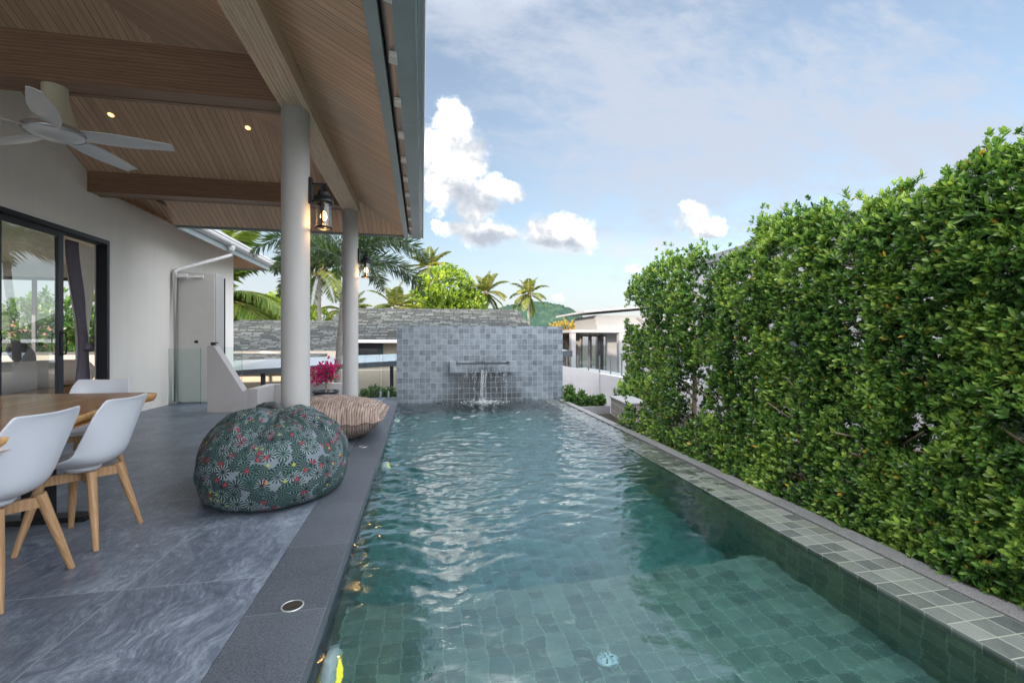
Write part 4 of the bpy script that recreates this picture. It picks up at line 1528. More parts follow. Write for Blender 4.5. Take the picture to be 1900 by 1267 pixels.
def chair_proto():
    root = empty('dining_chair', (0, 0, 0), 'white shell chair', 'chair', 'white shell chairs around the dining table')
    # centre line of the shell: (x forward, z), half width, side lift
    P_ = [(.235, .425, .17, .010), (.225, .442, .195, .016), (.17, .447, .215, .03), (.08, .437, .222, .045), (-.02, .430, .222, .062), (-.10, .436, .218, .085),
          (-.155, .462, .214, .10), (-.185, .51, .214, .10), (-.203, .58, .220, .085), (-.217, .66, .225, .06), (-.230, .74, .222, .042), (-.242, .80, .212, .03), (-.250, .828, .198, .026), (-.255, .836, .19, .026)]
    rows = []
    for i, (x, z, hw, lift) in enumerate(P_):
        a, b_ = P_[max(0, i - 1)], P_[min(len(P_) - 1, i + 1)]
        tx_, tz_ = b_[0] - a[0], b_[1] - a[1]
        l_ = math.hypot(tx_, tz_)
        nx_, nz__ = -tz_ / l_, tx_ / l_   # points to the seat's inner side when tx<0
        nx_, nz__ = (tz_ / l_, -tx_ / l_)
        row = []
        for j in range(17):
            t_ = (j / 16 - .5) * 2
            li = lift * abs(t_) ** 2.4
            crn = -.02 * abs(t_) ** 3 if i >= len(P_) - 3 else 0
            dip = -.012 * (1 - t_ * t_) if i >= len(P_) - 2 else 0
            row.append((x + nx_ * li, t_ * hw, z + nz__ * li + crn + dip))
        rows.append(row)
    g = MB(); g.grid(rows, smooth=True)
    sh = g.build('shell', 'plastic_white', root, weld=True)
    so = sh.modifiers.new('thick', 'SOLIDIFY'); so.thickness = .011; so.offset = 0
    su = sh.modifiers.new('smooth', 'SUBSURF'); su.levels = 2; su.render_levels = 2
    # underside boss
    g = MB(); g.lathe([(.0, .40), (.07, .40), (.085, .415), (.085, .428), (0, .43)], (0, 0, 0), 20)
    g.build('seat_plate', 'plastic_white', root)
    for sx_ in (1, -1):
        for sy_ in (1, -1):
            g = MB()
            tp = Vector((.115 * sx_, .115 * sy_, .405)); bt = Vector((.19 * sx_, .20 * sy_, 0.0))
            g.tube([tp + (tp - bt) * .02, tp.lerp(bt, .5), bt], [.0235, .0205, .0135], 12)
            g.build('leg', 'leg_wood', root)
    g = MB()
    for sx_, sy_ in ((1, 1), (1, -1)):
        a, b_ = Vector((.115 * sx_, .115 * sy_, .37)), Vector((-.115 * sx_, -.115 * sy_, .37))
        d_ = (b_ - a).normalized(); n_ = Vector((-d_.y, d_.x, 0)) * .012
        q_ = [a - n_, b_ - n_, b_ + n_, a + n_]
        zz = .002 if sy_ > 0 else 0
        g.hexa([(p.x, p.y, .345 + zz) for p in q_] + [(p.x, p.y, .398 + zz) for p in q_])
    g.build('stretcher', 'leg_wood', root)
    return root


ch = chair_proto()
spots = [((-1.945, 2.49), 180, 'white shell chair with wooden legs nearest the camera at the table'),
         ((-1.955, 3.08), 180, 'white shell chair on splayed wooden legs, farther one on the pool side'),
         ((-2.72, 4.30), -90, 'white shell chair at the far head of the table before the glass door'),
         ((-3.0, 3.35), 0, 'white shell chair on the house side of the table, mostly hidden'),
         ]
for i, ((x, y), rz, lab) in enumerate(spots[:3]):
    c_ = ch if i == 0 else copy_tree(ch)
    c_.location = (x, y, 0)
    c_.rotation_euler = (0, 0, R(rz))
    c_['label'] = lab


def bean_bag(cx_, cy_, rx, ry, hgt, seed, rot=0.0):
    nu, nv = 120, 60
    rows = []
    prof = [(0.0, 0.0), (.55, .0), (.80, .012), (.93, .07), (1.0, .24), (1.005, .42), (.95, .60), (.82, .78), (.62, .905), (.40, .965), (.2, .985), (0, .975)]
    # arc-length resample
    import bisect
    Ls = [0]
    for a, b_ in zip(prof, prof[1:]):
        Ls.append(Ls[-1] + math.hypot(b_[0] - a[0], b_[1] - a[1]))
    UVs = {}
    for i in range(nv + 1):
        s = i / nv * Ls[-1]
        k = min(max(bisect.bisect_right(Ls, s) - 1, 0), len(prof) - 2)
        t_ = (s - Ls[k]) / (Ls[k + 1] - Ls[k])
        # catmull-rom
        p0, p1, p2, p3 = prof[max(k - 1, 0)], prof[k], prof[k + 1], prof[min(k + 2, len(prof) - 1)]
        cr = lambda a, b__, c__, d__: .5 * (2 * b__ + (c__ - a) * t_ + (2 * a - 5 * b__ + 4 * c__ - d__) * t_ ** 2 + (3 * b__ - a - 3 * c__ + d__) * t_ ** 3)
        r_, z = max(0, cr(p0[0], p1[0], p2[0], p3[0])), cr(p0[1], p1[1], p2[1], p3[1])
        row = []
        for j in range(nu):
            a = 2 * math.pi * j / nu
            d_ = Vector((math.cos(a), math.sin(a), z * 1.4))
            lump = 1 + .055 * noise.noise(d_ * 1.6 + Vector((seed, 0, 0))) + .022 * noise.noise(d_ * 4.5 + Vector((0, seed, 0)))
            top = max(0, min(1, (z - .55) / .45))
            fold_ = 0
            if top > 0:
                fold_ = top * (.045 * math.sin(a * 6 + 3 * noise.noise(d_ * 2.2) + seed) + .035 * noise.noise(d_ * 7) + .018 * noise.noise(d_ * 14))
            low = max(0, 1 - z / .22)
            crease = -.022 * low * abs(math.sin(a * 7 + 2 * noise.noise(d_ * 3))) - .020 * math.exp(-(math.sin(a * 3 + .4) / .035) ** 2)
            x = rx * r_ * (lump + crease) * math.cos(a)
            y = ry * r_ * (lump + crease) * math.sin(a)
            zz = z * hgt * (1 + .05 * noise.noise(d_ * 2.0 + Vector((0, 0, seed)))) + fold_ * r_ ** .5 * .9
            # the filling sinks to one side
            zz *= 1 + .10 * math.cos(a - 2.2) * r_
            x += .05 * z * rx
            c0, s0 = math.cos(rot), math.sin(rot)
            row.append((cx_ + x * c0 - y * s0, cy_ + x * s0 + y * c0, max(0.001, zz)))
        rows.append(row)
    g = MB()
    g.grid(rows, closed_v=True, smooth=True, UV=lambda i, j: (j / nu * 6.283 * .52 * (rx / .6), i / nv * Ls[-1] * .58), flip=True)
    return g


g = bean_bag(-1.13, 3.84, .53, .66, .615, 2.3, rot=R(8))
tag(g.build('bean_bag', 'tropical_cloth'), 'big round bean bag in dark green tropical leaf print near the pool edge', 'bean bag', 'tropical print bean bags')
g = bean_bag(-.62, .75, .33, .35, .492, 6.1)
tag(g.build('bean_bag', 'tropical_cloth'), 'tropical print bean bag only just showing at the bottom of the view', 'bean bag', 'tropical print bean bags')

# striped floor cushion
n = 56
fl = MB()
cxc, cyc, hx, hy, hz_ = -1.07, 5.86, .60, .60, .265


def pil(u, v, sgn):
    # pinched corners and bowed sides
    bow = 1 - .05 * (1 - abs(v) ** 2)
    bow2 = 1 - .05 * (1 - abs(u) ** 2)
    x, y = u * hx * bow, v * hy * bow2
    e_ = max(0, (1 - abs(u) ** 2.4)) ** .48 * max(0, (1 - abs(v) ** 2.4)) ** .48
    zz = e_ * hz_ * (1 if sgn > 0 else .92)
    zz *= 1 + .06 * noise.noise(Vector((x * 3, y * 3, sgn)))
    zz += .012 * noise.noise(Vector((x * 9, y * 9, 3 + sgn))) * e_
    mid = .232 + .03 * (abs(u * v)) ** 1.5 + .02 * noise.noise(Vector((x * 2, y * 2, 9)))
    z = mid + sgn * zz
    return (cxc + x, cyc + y, max(.002, z))


for sgn in (1, -1):
    rows = [[pil(-1 + 2 * i / n, -1 + 2 * j / n, sgn) for j in range(n + 1)] for i in range(n + 1)]
    fl.grid(rows, smooth=True, UV=lambda i, j: (j / n * 1.3, i / n * 1.3), flip=(sgn < 0))
# flat seam flange all round
ringp = []
for k in range(4 * n):
    q_ = k % n
    t_ = -1 + 2 * q_ / n
    u, v = [(t_, -1), (1, t_), (-t_, 1), (-1, -t_)][k // n]
    p = Vector(pil(u, v, 1)); d_ = Vector((p.x - cxc, p.y - cyc, 0)).normalized()
    ringp.append((p, d_))
fl.grid([[p + Vector((0, 0, .002)) for p, d_ in ringp], [p + d_ * .045 + Vector((0, 0, .004 + .010 * math.sin(i * .7))) for i, (p, d_) in enumerate(ringp)]], closed_v=True, smooth=True, UV=lambda i, j: (i * .045, j * .02))
tag(fl.build('floor_cushion', 'striped_cloth'), 'large beige and brown striped floor cushion lying behind the bean bag', 'cushion')

# potted bougainvillea
PX, PY = -1.74, 8.75
pot = empty('bougainvillea', (PX, PY, 0), 'magenta bougainvillea in a dark glazed pot between the columns', 'potted plant')
g = MB(); g.lathe([(.15, .001), (.175, .05), (.205, .20), (.215, .235), (.235, .24), (.235, .265), (.205, .265), (.20, .225), (0, .22)], (PX, PY, 0), 32)
build_at(g, 'pot', 'pot_glaze', pot)
g = MB()
prng = random.Random(9)
tips = []
trunk = [(PX, PY, .22), (PX + .01, PY, .33), (PX - .005, PY + .01, .42)]
g.tube(trunk, [.022, .018, .015], 8)
for k in range(20):
    a = prng.uniform(0, 6.283); sp_ = prng.uniform(.12, .44); zt = prng.uniform(.46, .86)
    mid = Vector((PX + .3 * sp_ * math.cos(a), PY + .3 * sp_ * math.sin(a), .42 + (zt - .42) * .7))
    tip = Vector((PX + sp_ * math.cos(a), PY + sp_ * math.sin(a), zt - (0.12 if sp_ > .28 else 0)))
    g.tube([trunk[-1], mid, tip], [.009, .006, .003], 6)
    tips.append((mid, tip))
build_at(g, 'stems', 'bark', pot)
pos, ax = [], []
for mid, tip in tips:
    for q_ in range(15):
        p = mid.lerp(tip, prng.uniform(.25, 1.1)) + Vector((prng.gauss(0, .05), prng.gauss(0, .05), prng.gauss(0, .035)))
        pos.append(p); ax.append((prng.gauss(0, 1), prng.gauss(0, 1), prng.uniform(0, 1.2)))
pos, ax = np.array([tuple(p) for p in pos]), np.array(ax)
B_, A_, N_, L_, W_, T_ = rosettes(pos, ax, 4, .042, .036, rng.uniform(.1, .9, len(pos)), .8)
o = leaves('blossom', 'bract', B_, A_, N_, L_, W_, T_, pot, .2); o.matrix_parent_inverse = Matrix.Translation(-pot.location)
idx = rng.choice(len(pos), 80)
B_, A_, N_, L_, W_, T_ = rosettes(pos[idx] - np.array([0, 0, .03]), ax[idx], 3, .05, .028, rng.uniform(.1, .8, 80), 1.0)
o = leaves('leaves', 'shrub_leaf', B_, A_, N_, L_, W_, T_, pot, .2); o.matrix_parent_inverse = Matrix.Translation(-pot.location)


# ================================================================== VEGETATION
def hedge_tree(y0, half, seed, label, n_cl, top=2.13):
    r = np.random.default_rng(seed)
    root = empty('hedge_tree', (3.05 + .03 * y0, y0, -.25), label, 'hedge tree', 'clipped trees of the tall hedge')
    inv = Matrix.Translation(-root.location)
    xf0 = 2.70 + .031 * y0
    # trunk
    g = MB()
    tr_ = []
    for i in range(9):
        s = i / 8
        tr_.append((xf0 + .27 + .03 * math.sin(seed + s * 4), y0 + .03 * math.sin(seed * 2 + s * 5), -.27 + 2.15 * s))
    g.tube(tr_, [.034 - .024 * i / 8 for i in range(9)], 9)
    for k in range(30):
        s = r.uniform(.08, .95)
        p = Vector(tr_[0]).lerp(Vector(tr_[-1]), s)
        p.x = tr_[int(s * 8)][0]; p.y = tr_[int(s * 8)][1]
        a = r.uniform(-1.0, 1.0)
        d_ = Vector((-.75 * math.cos(a), math.sin(a) * 1.1, r.uniform(.25, .9)))
        l_ = r.uniform(.22, .42)
        g.tube([p, p + d_ * l_ * .5 + Vector((0, 0, .02)), p + d_ * l_], [.012, .008, .004], 5, caps=False)
    tro = g.build('trunk', 'hedge_bark', root); tro.matrix_parent_inverse = inv
    # crown
    N = int(n_cl * 2.95)
    y = r.uniform(y0 - half, y0 + half, N)
    zt = top + .055 * np.sin(y * 5.1 + seed) + .045 * np.sin(y * 11.3) + np.abs(r.normal(0, .075, N)) * (r.random(N) < .5)
    z = -.20 + (zt + .20) * r.random(N) ** .92
    dep = np.where(r.random(N) < .62, np.abs(r.normal(0, .055, N)), r.uniform(0, .62, N))
    fx = 2.70 + .031 * y
    bump = np.array([.07 * noise.noise(Vector((yy_ * 1.5, zz_ * 1.5, 1.3))) + .06 * noise.noise(Vector((yy_ * 4.2, zz_ * 4.2, 7))) for yy_, zz_ in zip(y, z)])
    gap = np.array([noise.noise(Vector((yy_ * 1.9 + 20, zz_ * 2.3, 3.7))) + .5 * noise.noise(Vector((yy_ * 5, zz_ * 5, 9.1))) for yy_, zz_ in zip(y, z)])
    taper = np.clip((z - 1.75) / .45, 0, 1) ** 2 * .16 + -np.clip((.30 - z) / .40, 0, 1) * .075
    x = fx - .02 + bump + dep + taper
    gap = gap - np.clip((.55 - z) / .5, 0, 1) * .35
    keep = ~((gap > .33) & (dep < .17)) & ~((gap > .62) & (dep < .42))
    # crown of the far end is rounded
    x, y, z, dep, gap = x[keep], y[keep], z[keep], dep[keep], gap[keep]
    N = len(x)
    pos = np.stack([x, y, z], 1)
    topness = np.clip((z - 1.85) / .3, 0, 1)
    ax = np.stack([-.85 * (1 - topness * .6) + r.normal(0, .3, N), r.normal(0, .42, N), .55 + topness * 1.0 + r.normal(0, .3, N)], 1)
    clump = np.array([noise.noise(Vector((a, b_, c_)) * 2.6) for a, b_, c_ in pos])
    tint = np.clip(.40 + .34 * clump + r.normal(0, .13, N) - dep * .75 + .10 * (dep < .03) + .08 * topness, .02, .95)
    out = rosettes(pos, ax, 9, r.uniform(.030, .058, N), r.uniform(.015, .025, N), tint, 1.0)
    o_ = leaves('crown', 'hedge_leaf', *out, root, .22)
    o_.matrix_parent_inverse = inv


HT = [(5.66, .48, 'clipped ficus with a reddish tinge at the far end of the tall hedge', 900),
      (4.78, .40, 'dense dark ficus, second from the far end of the tall hedge', 900),
      (4.15, .40, 'clipped ficus, third from the far end, trunk base bare beside the kerb', 960),
      (3.52, .40, 'clipped ficus, fourth from the far end, behind the start of the bamboo pole', 1050),
      (2.98, .36, 'clipped ficus with a bare pale trunk showing through its thin top', 1000),
      (2.50, .34, 'clipped ficus with orange leaves and a forked pale trunk near its top', 1050),
      (2.03, .36, 'bushy ficus rising to the highest tuft of the hedge line', 1300),
      (1.52, .38, 'bright broad leaved ficus at the frame edge end of the hedge', 1500),
      (.95, .40, 'leafy ficus closing the camera end of the tall hedge', 900),
      (.35, .40, 'last ficus of the hedge row next to the camera position', 700)]
for i, (y0, hf, lab, ncl) in enumerate(HT[:9]):
    hedge_tree(y0, hf, 31 + i, lab, ncl, 2.17 - .11 * max(0, min(1, (3.2 - y0) / 1.2)))

g = MB()
bp = [(2.93, 3.95, .29), (2.925, 3.2, .34), (2.90, 2.5, .375), (2.88, 1.75, .415), (2.87, .9, .46)]
g.tube(bp, .014, 8)
tag(g.build('bamboo_pole', 'bamboo'), 'weathered bamboo pole tied level across the lower hedge', 'pole')


def blob_tree(name, loc, trunk_h, lumps, n, leaf, mat_, label, cat='tree', group=None, seed=1, k=6, trunk_r=.3, shell=.75, bark='bark'):
    r = np.random.default_rng(seed)
    root = empty(name, loc, label, cat, group)
    base = np.array(loc)
    g = MB()
    pr__ = [(0, 0, -.05), (.02 * trunk_h, .01, trunk_h * .5), (.0, .03, trunk_h)]
    g.tube(pr__, [trunk_r, trunk_r * .7, trunk_r * .5], 10)
    for (cx_, cy_, cz_, rx, ry, rz) in lumps:
        g.tube([(0, 0, trunk_h * .75), (cx_ * .5, cy_ * .5, (trunk_h + cz_) * .5), (cx_, cy_, cz_)], [trunk_r * .45, trunk_r * .28, trunk_r * .12], 7, caps=False)
    g.build('trunk', bark, root)
    P_, A_ = [], []
    vol = np.array([l_[3] * l_[4] + l_[4] * l_[5] + l_[3] * l_[5] for l_ in lumps])
    for l_, w_ in zip(lumps, vol / vol.sum()):
        m_ = int(n * w_)
        d_ = norm(r.normal(0, 1, (m_, 3)))
        rad = shell + (1 - shell) * r.random((m_, 1)) + r.normal(0, .05, (m_, 1))
        nzv = np.array([noise.noise(Vector(q_) * 2.3 + Vector((l_[0], l_[1], seed))) for q_ in d_])[:, None]
        keep = (nzv[:, 0] > -.33)
        rad = rad * (1 + .22 * nzv)
        p = np.array(l_[:3]) + d_ * rad * np.array(l_[3:])
        P_.append(p[keep]); A_.append((d_ + np.array([0, 0, .45]) + r.normal(0, .35, (m_, 3)))[keep])
    P_, A_ = np.concatenate(P_), np.concatenate(A_)
    cl = np.array([noise.noise(Vector(p) * (1.1 / max(.4, leaf * 4))) for p in P_])
    tint = np.clip(.5 + .4 * cl + r.normal(0, .14, len(P_)), .02, .98)
    out = rosettes(P_, A_, k, leaf * r.uniform(.75, 1.2, len(P_)), leaf * .45 * np.ones(len(P_)), tint, 1.05)
    leaves('crown', mat_, *out, root, .2)
    return root


def palm(name, loc, trunk_pts, r0, r1, nf, flen, leaflet, mat_, label, seed, plume=False, droop=.9, nl=60, elev=(75, -25), group=None, wl_=.05, bark='palm_bark', cat='palm tree', crown_nuts=True):
    r = np.random.default_rng(seed)
    root = empty(name, loc, label, cat, group)
    g = MB()
    g.tube(trunk_pts, [r0 + (r1 - r0) * i / (len(trunk_pts) - 1) for i in range(len(trunk_pts))], 10)
    g.build('trunk', bark, root)
    top = np.array(trunk_pts[-1])
    B_, A_, N_, L_, W_, T_ = [], [], [], [], [], []
    g = MB()
    for f in range(nf):
        s_ = (f + .5) / nf
        el = R(elev[0] + (elev[1] - elev[0]) * s_ ** 1.1) + r.normal(0, .08)
        az = f * 2.399 + r.normal(0, .15)
        fl_ = flen * r.uniform(.85, 1.1) * (1 - .15 * (s_ < .15))
        d_ = np.array([math.cos(az) * math.cos(el), math.sin(az) * math.cos(el), math.sin(el)])
        m_ = 22
        pts = [top.copy()]
        dd = d_.copy()
        for i in range(m_):
            dd = dd + np.array([0, 0, -droop / m_ * (.35 + 1.5 * i / m_)])
            dd /= np.linalg.norm(dd)
            pts.append(pts[-1] + dd * fl_ / m_)
        pts = np.array(pts)
        g.tube([tuple(p) for p in pts[::2]], [max(.004, .5 * r1 * .28 * (1 - i / 12)) for i in range(len(pts[::2]))], 5, caps=False)
        tz = np.array([0, 0, 1.0])
        tint0 = .62 - .35 * abs(s_ - .5) + r.normal(0, .1)
        for i in range(nl):
            s2 = .12 + .88 * (i / nl)
            kf = s2 * m_
            k0 = min(int(kf), m_ - 1)
            p = pts[k0] + (pts[k0 + 1] - pts[k0]) * (kf - k0)
            td = norm((pts[k0 + 1] - pts[k0])[None])[0]
            sd = np.cross(td, tz)
            sd = sd / max(1e-6, np.linalg.norm(sd))
            up = np.cross(sd, td)
            ll = leaflet * (math.sin(math.pi * min(1, .18 + s2 * .80)) ** .7) * r.uniform(.85, 1.1)
            if plume:
                for q_ in range(5):
                    a = r.uniform(0, 6.283)
                    od = sd * math.cos(a) + up * math.sin(a)
                    B_.append(p); A_.append(od * .85 + td * .75 + r.normal(0, .12, 3)); N_.append(np.cross(od, td) + r.normal(0, .3, 3))
                    L_.append(ll * r.uniform(.75, 1.1)); W_.append(wl_); T_.append(tint0 + r.normal(0, .12))
            else:
                for sg in (1, -1):
                    B_.append(p); A_.append(sd * sg * .9 + td * .55 + up * .22 + r.normal(0, .06, 3) + np.array([0, 0, -.25])); N_.append(up + r.normal(0, .25, 3))
                    L_.append(ll); W_.append(wl_); T_.append(tint0 + r.normal(0, .12))
    g.build('frond_stalks', 'bamboo' if not plume else 'palm_bark', root)
    leaves('crown', mat_, np.array(B_), np.array(A_), np.array(N_), np.array(L_), np.array(W_), np.clip(np.array(T_), 0, 1), root, .15, .28 if not plume else .12)
    if crown_nuts:
        g = MB()
        for q_ in range(7):
            a = q_ * .9
            g.lathe([(0, -.13), (.10, -.08), (.12, 0), (.08, .1), (0, .13)], (top[0] + .22 * math.cos(a), top[1] + .22 * math.sin(a), top[2] - .22), 8)
        g.build('coconuts', 'bamboo', root)
    return root


# foxtail palm just outside the terrace
FX = (-1.85, 10.15, -1.2)
palm('foxtail_palm', FX, [(0, 0, 0), (.05, 0, 1.3), (.13, 0, 2.6), (.22, -.02, 3.5), (.25, -.03, 4.05)], .075, .05, 11, 2.0, .42, 'foxtail_leaf',
     'slender foxtail palm with bushy dark plumes behind the round columns', 21, plume=True, droop=1.75, nl=72, elev=(70, 8), wl_=.022, crown_nuts=False)

PG = 'coconut palms beyond the rooftops'
palm('coconut_palm', (10.4, 43.8, -3.6), [(0, 0, 0), (.1, 0, 4), (.0, 0, 7), (-.05, 0, 9.6)], .18, .11, 18, 2.4, .60, 'coconut_leaf', 'lone coconut palm standing clear right of the round tree', 5, droop=1.35, nl=74, elev=(80, -50), group=PG, wl_=.036)
palm('coconut_palm', (6.2, 41.5, -3.6), [(0, 0, 0), (-.2, 0, 4), (-.3, 0, 7), (-.5, 0, 9.4)], .18, .11, 18, 2.7, .66, 'coconut_leaf', 'coconut palm leaning out of the right side of the round tree', 6, droop=1.2, nl=74, elev=(80, -45), group=PG, wl_=.036)
palm('coconut_palm', (.5, 43.5, -3.6), [(0, 0, 0), (.1, 0, 5), (.1, 0, 9), (.1, 0, 11.9)], .18, .11, 17, 2.7, .66, 'coconut_leaf', 'tall coconut palm showing above the left side of the round tree', 8, droop=1.1, nl=74, elev=(85, -35), group=PG, wl_=.036)
palm('coconut_palm', (-6.4, 29.8, -3.6), [(0, 0, 0), (.05, 0, 4), (.1, 0, 7), (.12, 0, 9.2)], .14, .09, 15, 2.8, .8, 'coconut_leaf', 'thin trunked coconut palm between the two round columns', 9, droop=1.3, nl=40, elev=(80, -40), group=PG, wl_=.05)
palm('coconut_palm', (-4.9, 31.5, -3.6), [(0, 0, 0), (.0, 0, 3), (.05, 0, 5), (.08, 0, 6.6)], .13, .09, 14, 2.2, .65, 'coconut_leaf', 'shorter young coconut palm between the round columns', 10, droop=1.3, nl=40, elev=(80, -30), group=PG, wl_=.05)
palm('coconut_palm', (-10.6, 24.2, -3.6), [(0, 0, 0), (-.1, 0, 3), (.0, 0, 5), (.1, 0, 6.7)], .22, .16, 24, 5.0, 1.5, 'palm_leaf', 'big coconut palm with arching fronds past the corner of the house', 12, droop=1.5, nl=120, elev=(80, -15), group=PG, wl_=.06)
palm('coconut_palm', (-2.2, 36.0, -3.6), [(0, 0, 0), (-.1, 0, 3), (.0, 0, 6), (.1, 0, 7.4)], .18, .11, 17, 2.7, .66, 'coconut_leaf', 'coconut palm low behind the drooping foxtail plumes', 14, droop=1.2, nl=70, elev=(80, -40), group=PG, wl_=.036)

blob_tree('shade_tree', (2.0, 40.5, -3.6), 6.5, [(0, 0, 9.4, 2.6, 2.4, 2.1), (1.9, .2, 8.0, 1.9, 1.9, 1.5), (-1.7, -.2, 8.2, 1.6, 1.8, 1.5), (.4, -.6, 7.0, 2.8, 2.0, 1.3), (2.7, 0, 6.9, 1.4, 1.5, 1.1), (-1.9, 0, 7.0, 1.4, 1.5, 1.0)],
          4200, .30, 'tree_leaf', 'big round bright green tree above the shingle roofs', seed=3, k=6)
blob_tree('yellowing_tree', (9.3, 28.8, -3.6), 3.2, [(0, 0, 5.3, 1.2, 1.1, .95), (.8, .2, 4.6, .9, .9, .8), (-.7, .1, 4.4, .9, .9, .9), (0, 0, 3.6, 1.2, 1.0, .9)],
          1500, .17, 'autumn_leaf', 'yellow and orange leaved tree beside the white villa', seed=4, k=6, trunk_r=.14)
blob_tree('green_tree', (-9.5, 33, -3.6), 4.0, [(0, 0, 6.4, 2.0, 1.9, 1.7), (1.9, .2, 5.9, 1.6, 1.5, 1.3), (-1.9, .1, 5.7, 1.7, 1.6, 1.4)],
          1800, .26, 'tree_leaf', 'leafy green tree low behind the left shingle roof', seed=15, k=6)
blob_tree('green_tree', (-12.9, 19.0, -3.6), 3.4, [(0, 0, 5.3, 1.7, 1.6, 1.2), (1.4, .2, 5.0, 1.2, 1.2, 1.0), (-1.2, .6, 5.0, 1.2, 1.2, 1.0)],
          1300, .2, 'shrub_leaf', 'leafy green tree seen through the bedroom window', seed=16, k=6)


def shrub(x, y, z, rx, ry, rz, n, label, leaf=.055, mat_='shrub_leaf', group='low shrubs around the pool wall', seed=1):
    return blob_tree('shrub', (x, y, z), rz * .9, [(0, 0, rz, rx, ry, rz * .9)], n, leaf, mat_, label, 'shrub', group, seed=seed, k=6, trunk_r=.018, shell=.35)


shrub(3.02, 8.72, -.16, .22, .16, .13, 260, 'low planter shrub close to the end of the tiled wall', seed=41)
shrub(3.32, 8.66, -.16, .20, .16, .12, 240, 'low planter shrub in the middle of the concrete planter', seed=42)
shrub(3.55, 8.62, -.16, .13, .14, .13, 180, 'low planter shrub at the open end of the planter', seed=43)
shrub(3.05, 9.15, -.2, .14, .14, .24, 220, 'taller dark shrub standing behind the planter shrubs', seed=44)
shrub(3.36, 9.25, -.2, .13, .13, .17, 160, 'small dark shrub in front of the white boundary wall', seed=45)
shrub(4.25, 8.55, -.6, .42, .40, .60, 900, 'bushy bright green shrub at the foot of the hedge end', .075, 'hedge_leaf', seed=46)
shrub(-1.05, 10.2, -.25, .30, .2, .24, 420, 'dark leafy shrub behind the glass right of the rear column', seed=47)
shrub(-.72, 10.25, -.25, .2, .2, .22, 300, 'dark leafy shrub behind the narrow glass panel', seed=48)
shrub(-2.02, 10.4, -.3, .22, .2, .22, 260, 'leafy shrub behind the bougainvillea pot', seed=49)

# ================================================================== NEIGHBOURS
# planter and lattice box at the end of the kerb
pl = empty('planter', (3.2, 8.7, -.5), 'low grey concrete planter with shrubs beyond the pool kerb', 'planter')
g = MB()
g.box(2.90, 3.70, 8.48, 8.54, -1.0, -.13)
g.box(2.90, 3.70, 8.98, 9.04, -1.0, -.13)
g.box(3.64, 3.70, 8.541, 8.979, -1.0, -.13)
build_at(g, 'trough', 'grey_concrete', pl)
g = MB(); g.box(2.9, 3.639, 8.541, 8.979, -1.0, -.17); build_at(g, 'soil', 'dark_soil', pl)
g = MB()
g.hexa([(3.36, 7.02, -.36), (3.80, 7.10, -.36), (3.98, 8.22, -.36), (3.60, 8.22, -.36), (3.36, 7.02, .10), (3.80, 7.10, .10), (3.98, 8.22, .08), (3.60, 8.22, .08)])
bx_ = empty('louvre_box', (3.7, 7.6, -.4), 'beige tiled equipment box at the far end of the hedge', 'equipment box')
build_at(g, 'casing', 'lattice_tile', bx_)
g = MB(); g.hexa([(3.34, 7.0, .1005), (3.82, 7.08, .1005), (4.0, 8.24, .081), (3.58, 8.24, .081), (3.34, 7.0, .125), (3.82, 7.08, .125), (4.0, 8.24, .105), (3.58, 8.24, .105)])
build_at(g, 'lid', 'villa_white', bx_)
g = MB(); g.prism([(go_(8.3) + .002, 8.301), (6.2, 8.301), (6.2, 14), (3.0, 14)], lambda p: (p[0], p[1], -3.6), lambda p: (p[0], p[1], -.62))
tag(g.build('ground_terrace', 'grey_concrete'), kind='structure')

# white boundary wall
g = MB()
g.prism([(3.0, -1.2), (5.0, -1.2), (5.0, .27), (3.0, .66)], lambda p: (p[0], 12.4, p[1]), lambda p: (p[0], 12.2, p[1]))
g.box(5.0005, 5.2, 8.9, 12.4, -1.2, .25)
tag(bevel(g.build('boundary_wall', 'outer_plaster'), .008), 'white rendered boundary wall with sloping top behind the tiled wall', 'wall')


def rail(x0, y0, x1, y1, z0, z1, n, label):
    root = empty('glass_balustrade', ((x0 + x1) / 2, (y0 + y1) / 2, z0), label, 'balustrade')
    for k in range(n):
        a, b_ = k / n, (k + .94) / n
        g = MB()
        p, q_ = (x0 + (x1 - x0) * a, y0 + (y1 - y0) * a), (x0 + (x1 - x0) * b_, y0 + (y1 - y0) * b_)
        g.hexa([(p[0], p[1], z0), (q_[0], q_[1], z0), (q_[0], q_[1] + .015, z0), (p[0], p[1] + .015, z0), (p[0], p[1], z1), (q_[0], q_[1], z1), (q_[0], q_[1] + .015, z1), (p[0], p[1] + .015, z1)])
        build_at(g, 'pane', 'rail_glass', root)
    g = MB()
    for k in range(n + 1):
        a = k / n
        x, y = x0 + (x1 - x0) * a - .012, y0 + (y1 - y0) * a
        g.box(x - .012, x + .012, y - .02, y + .03, z0, z1 + .01)
    build_at(g, 'posts', 'steel', root)


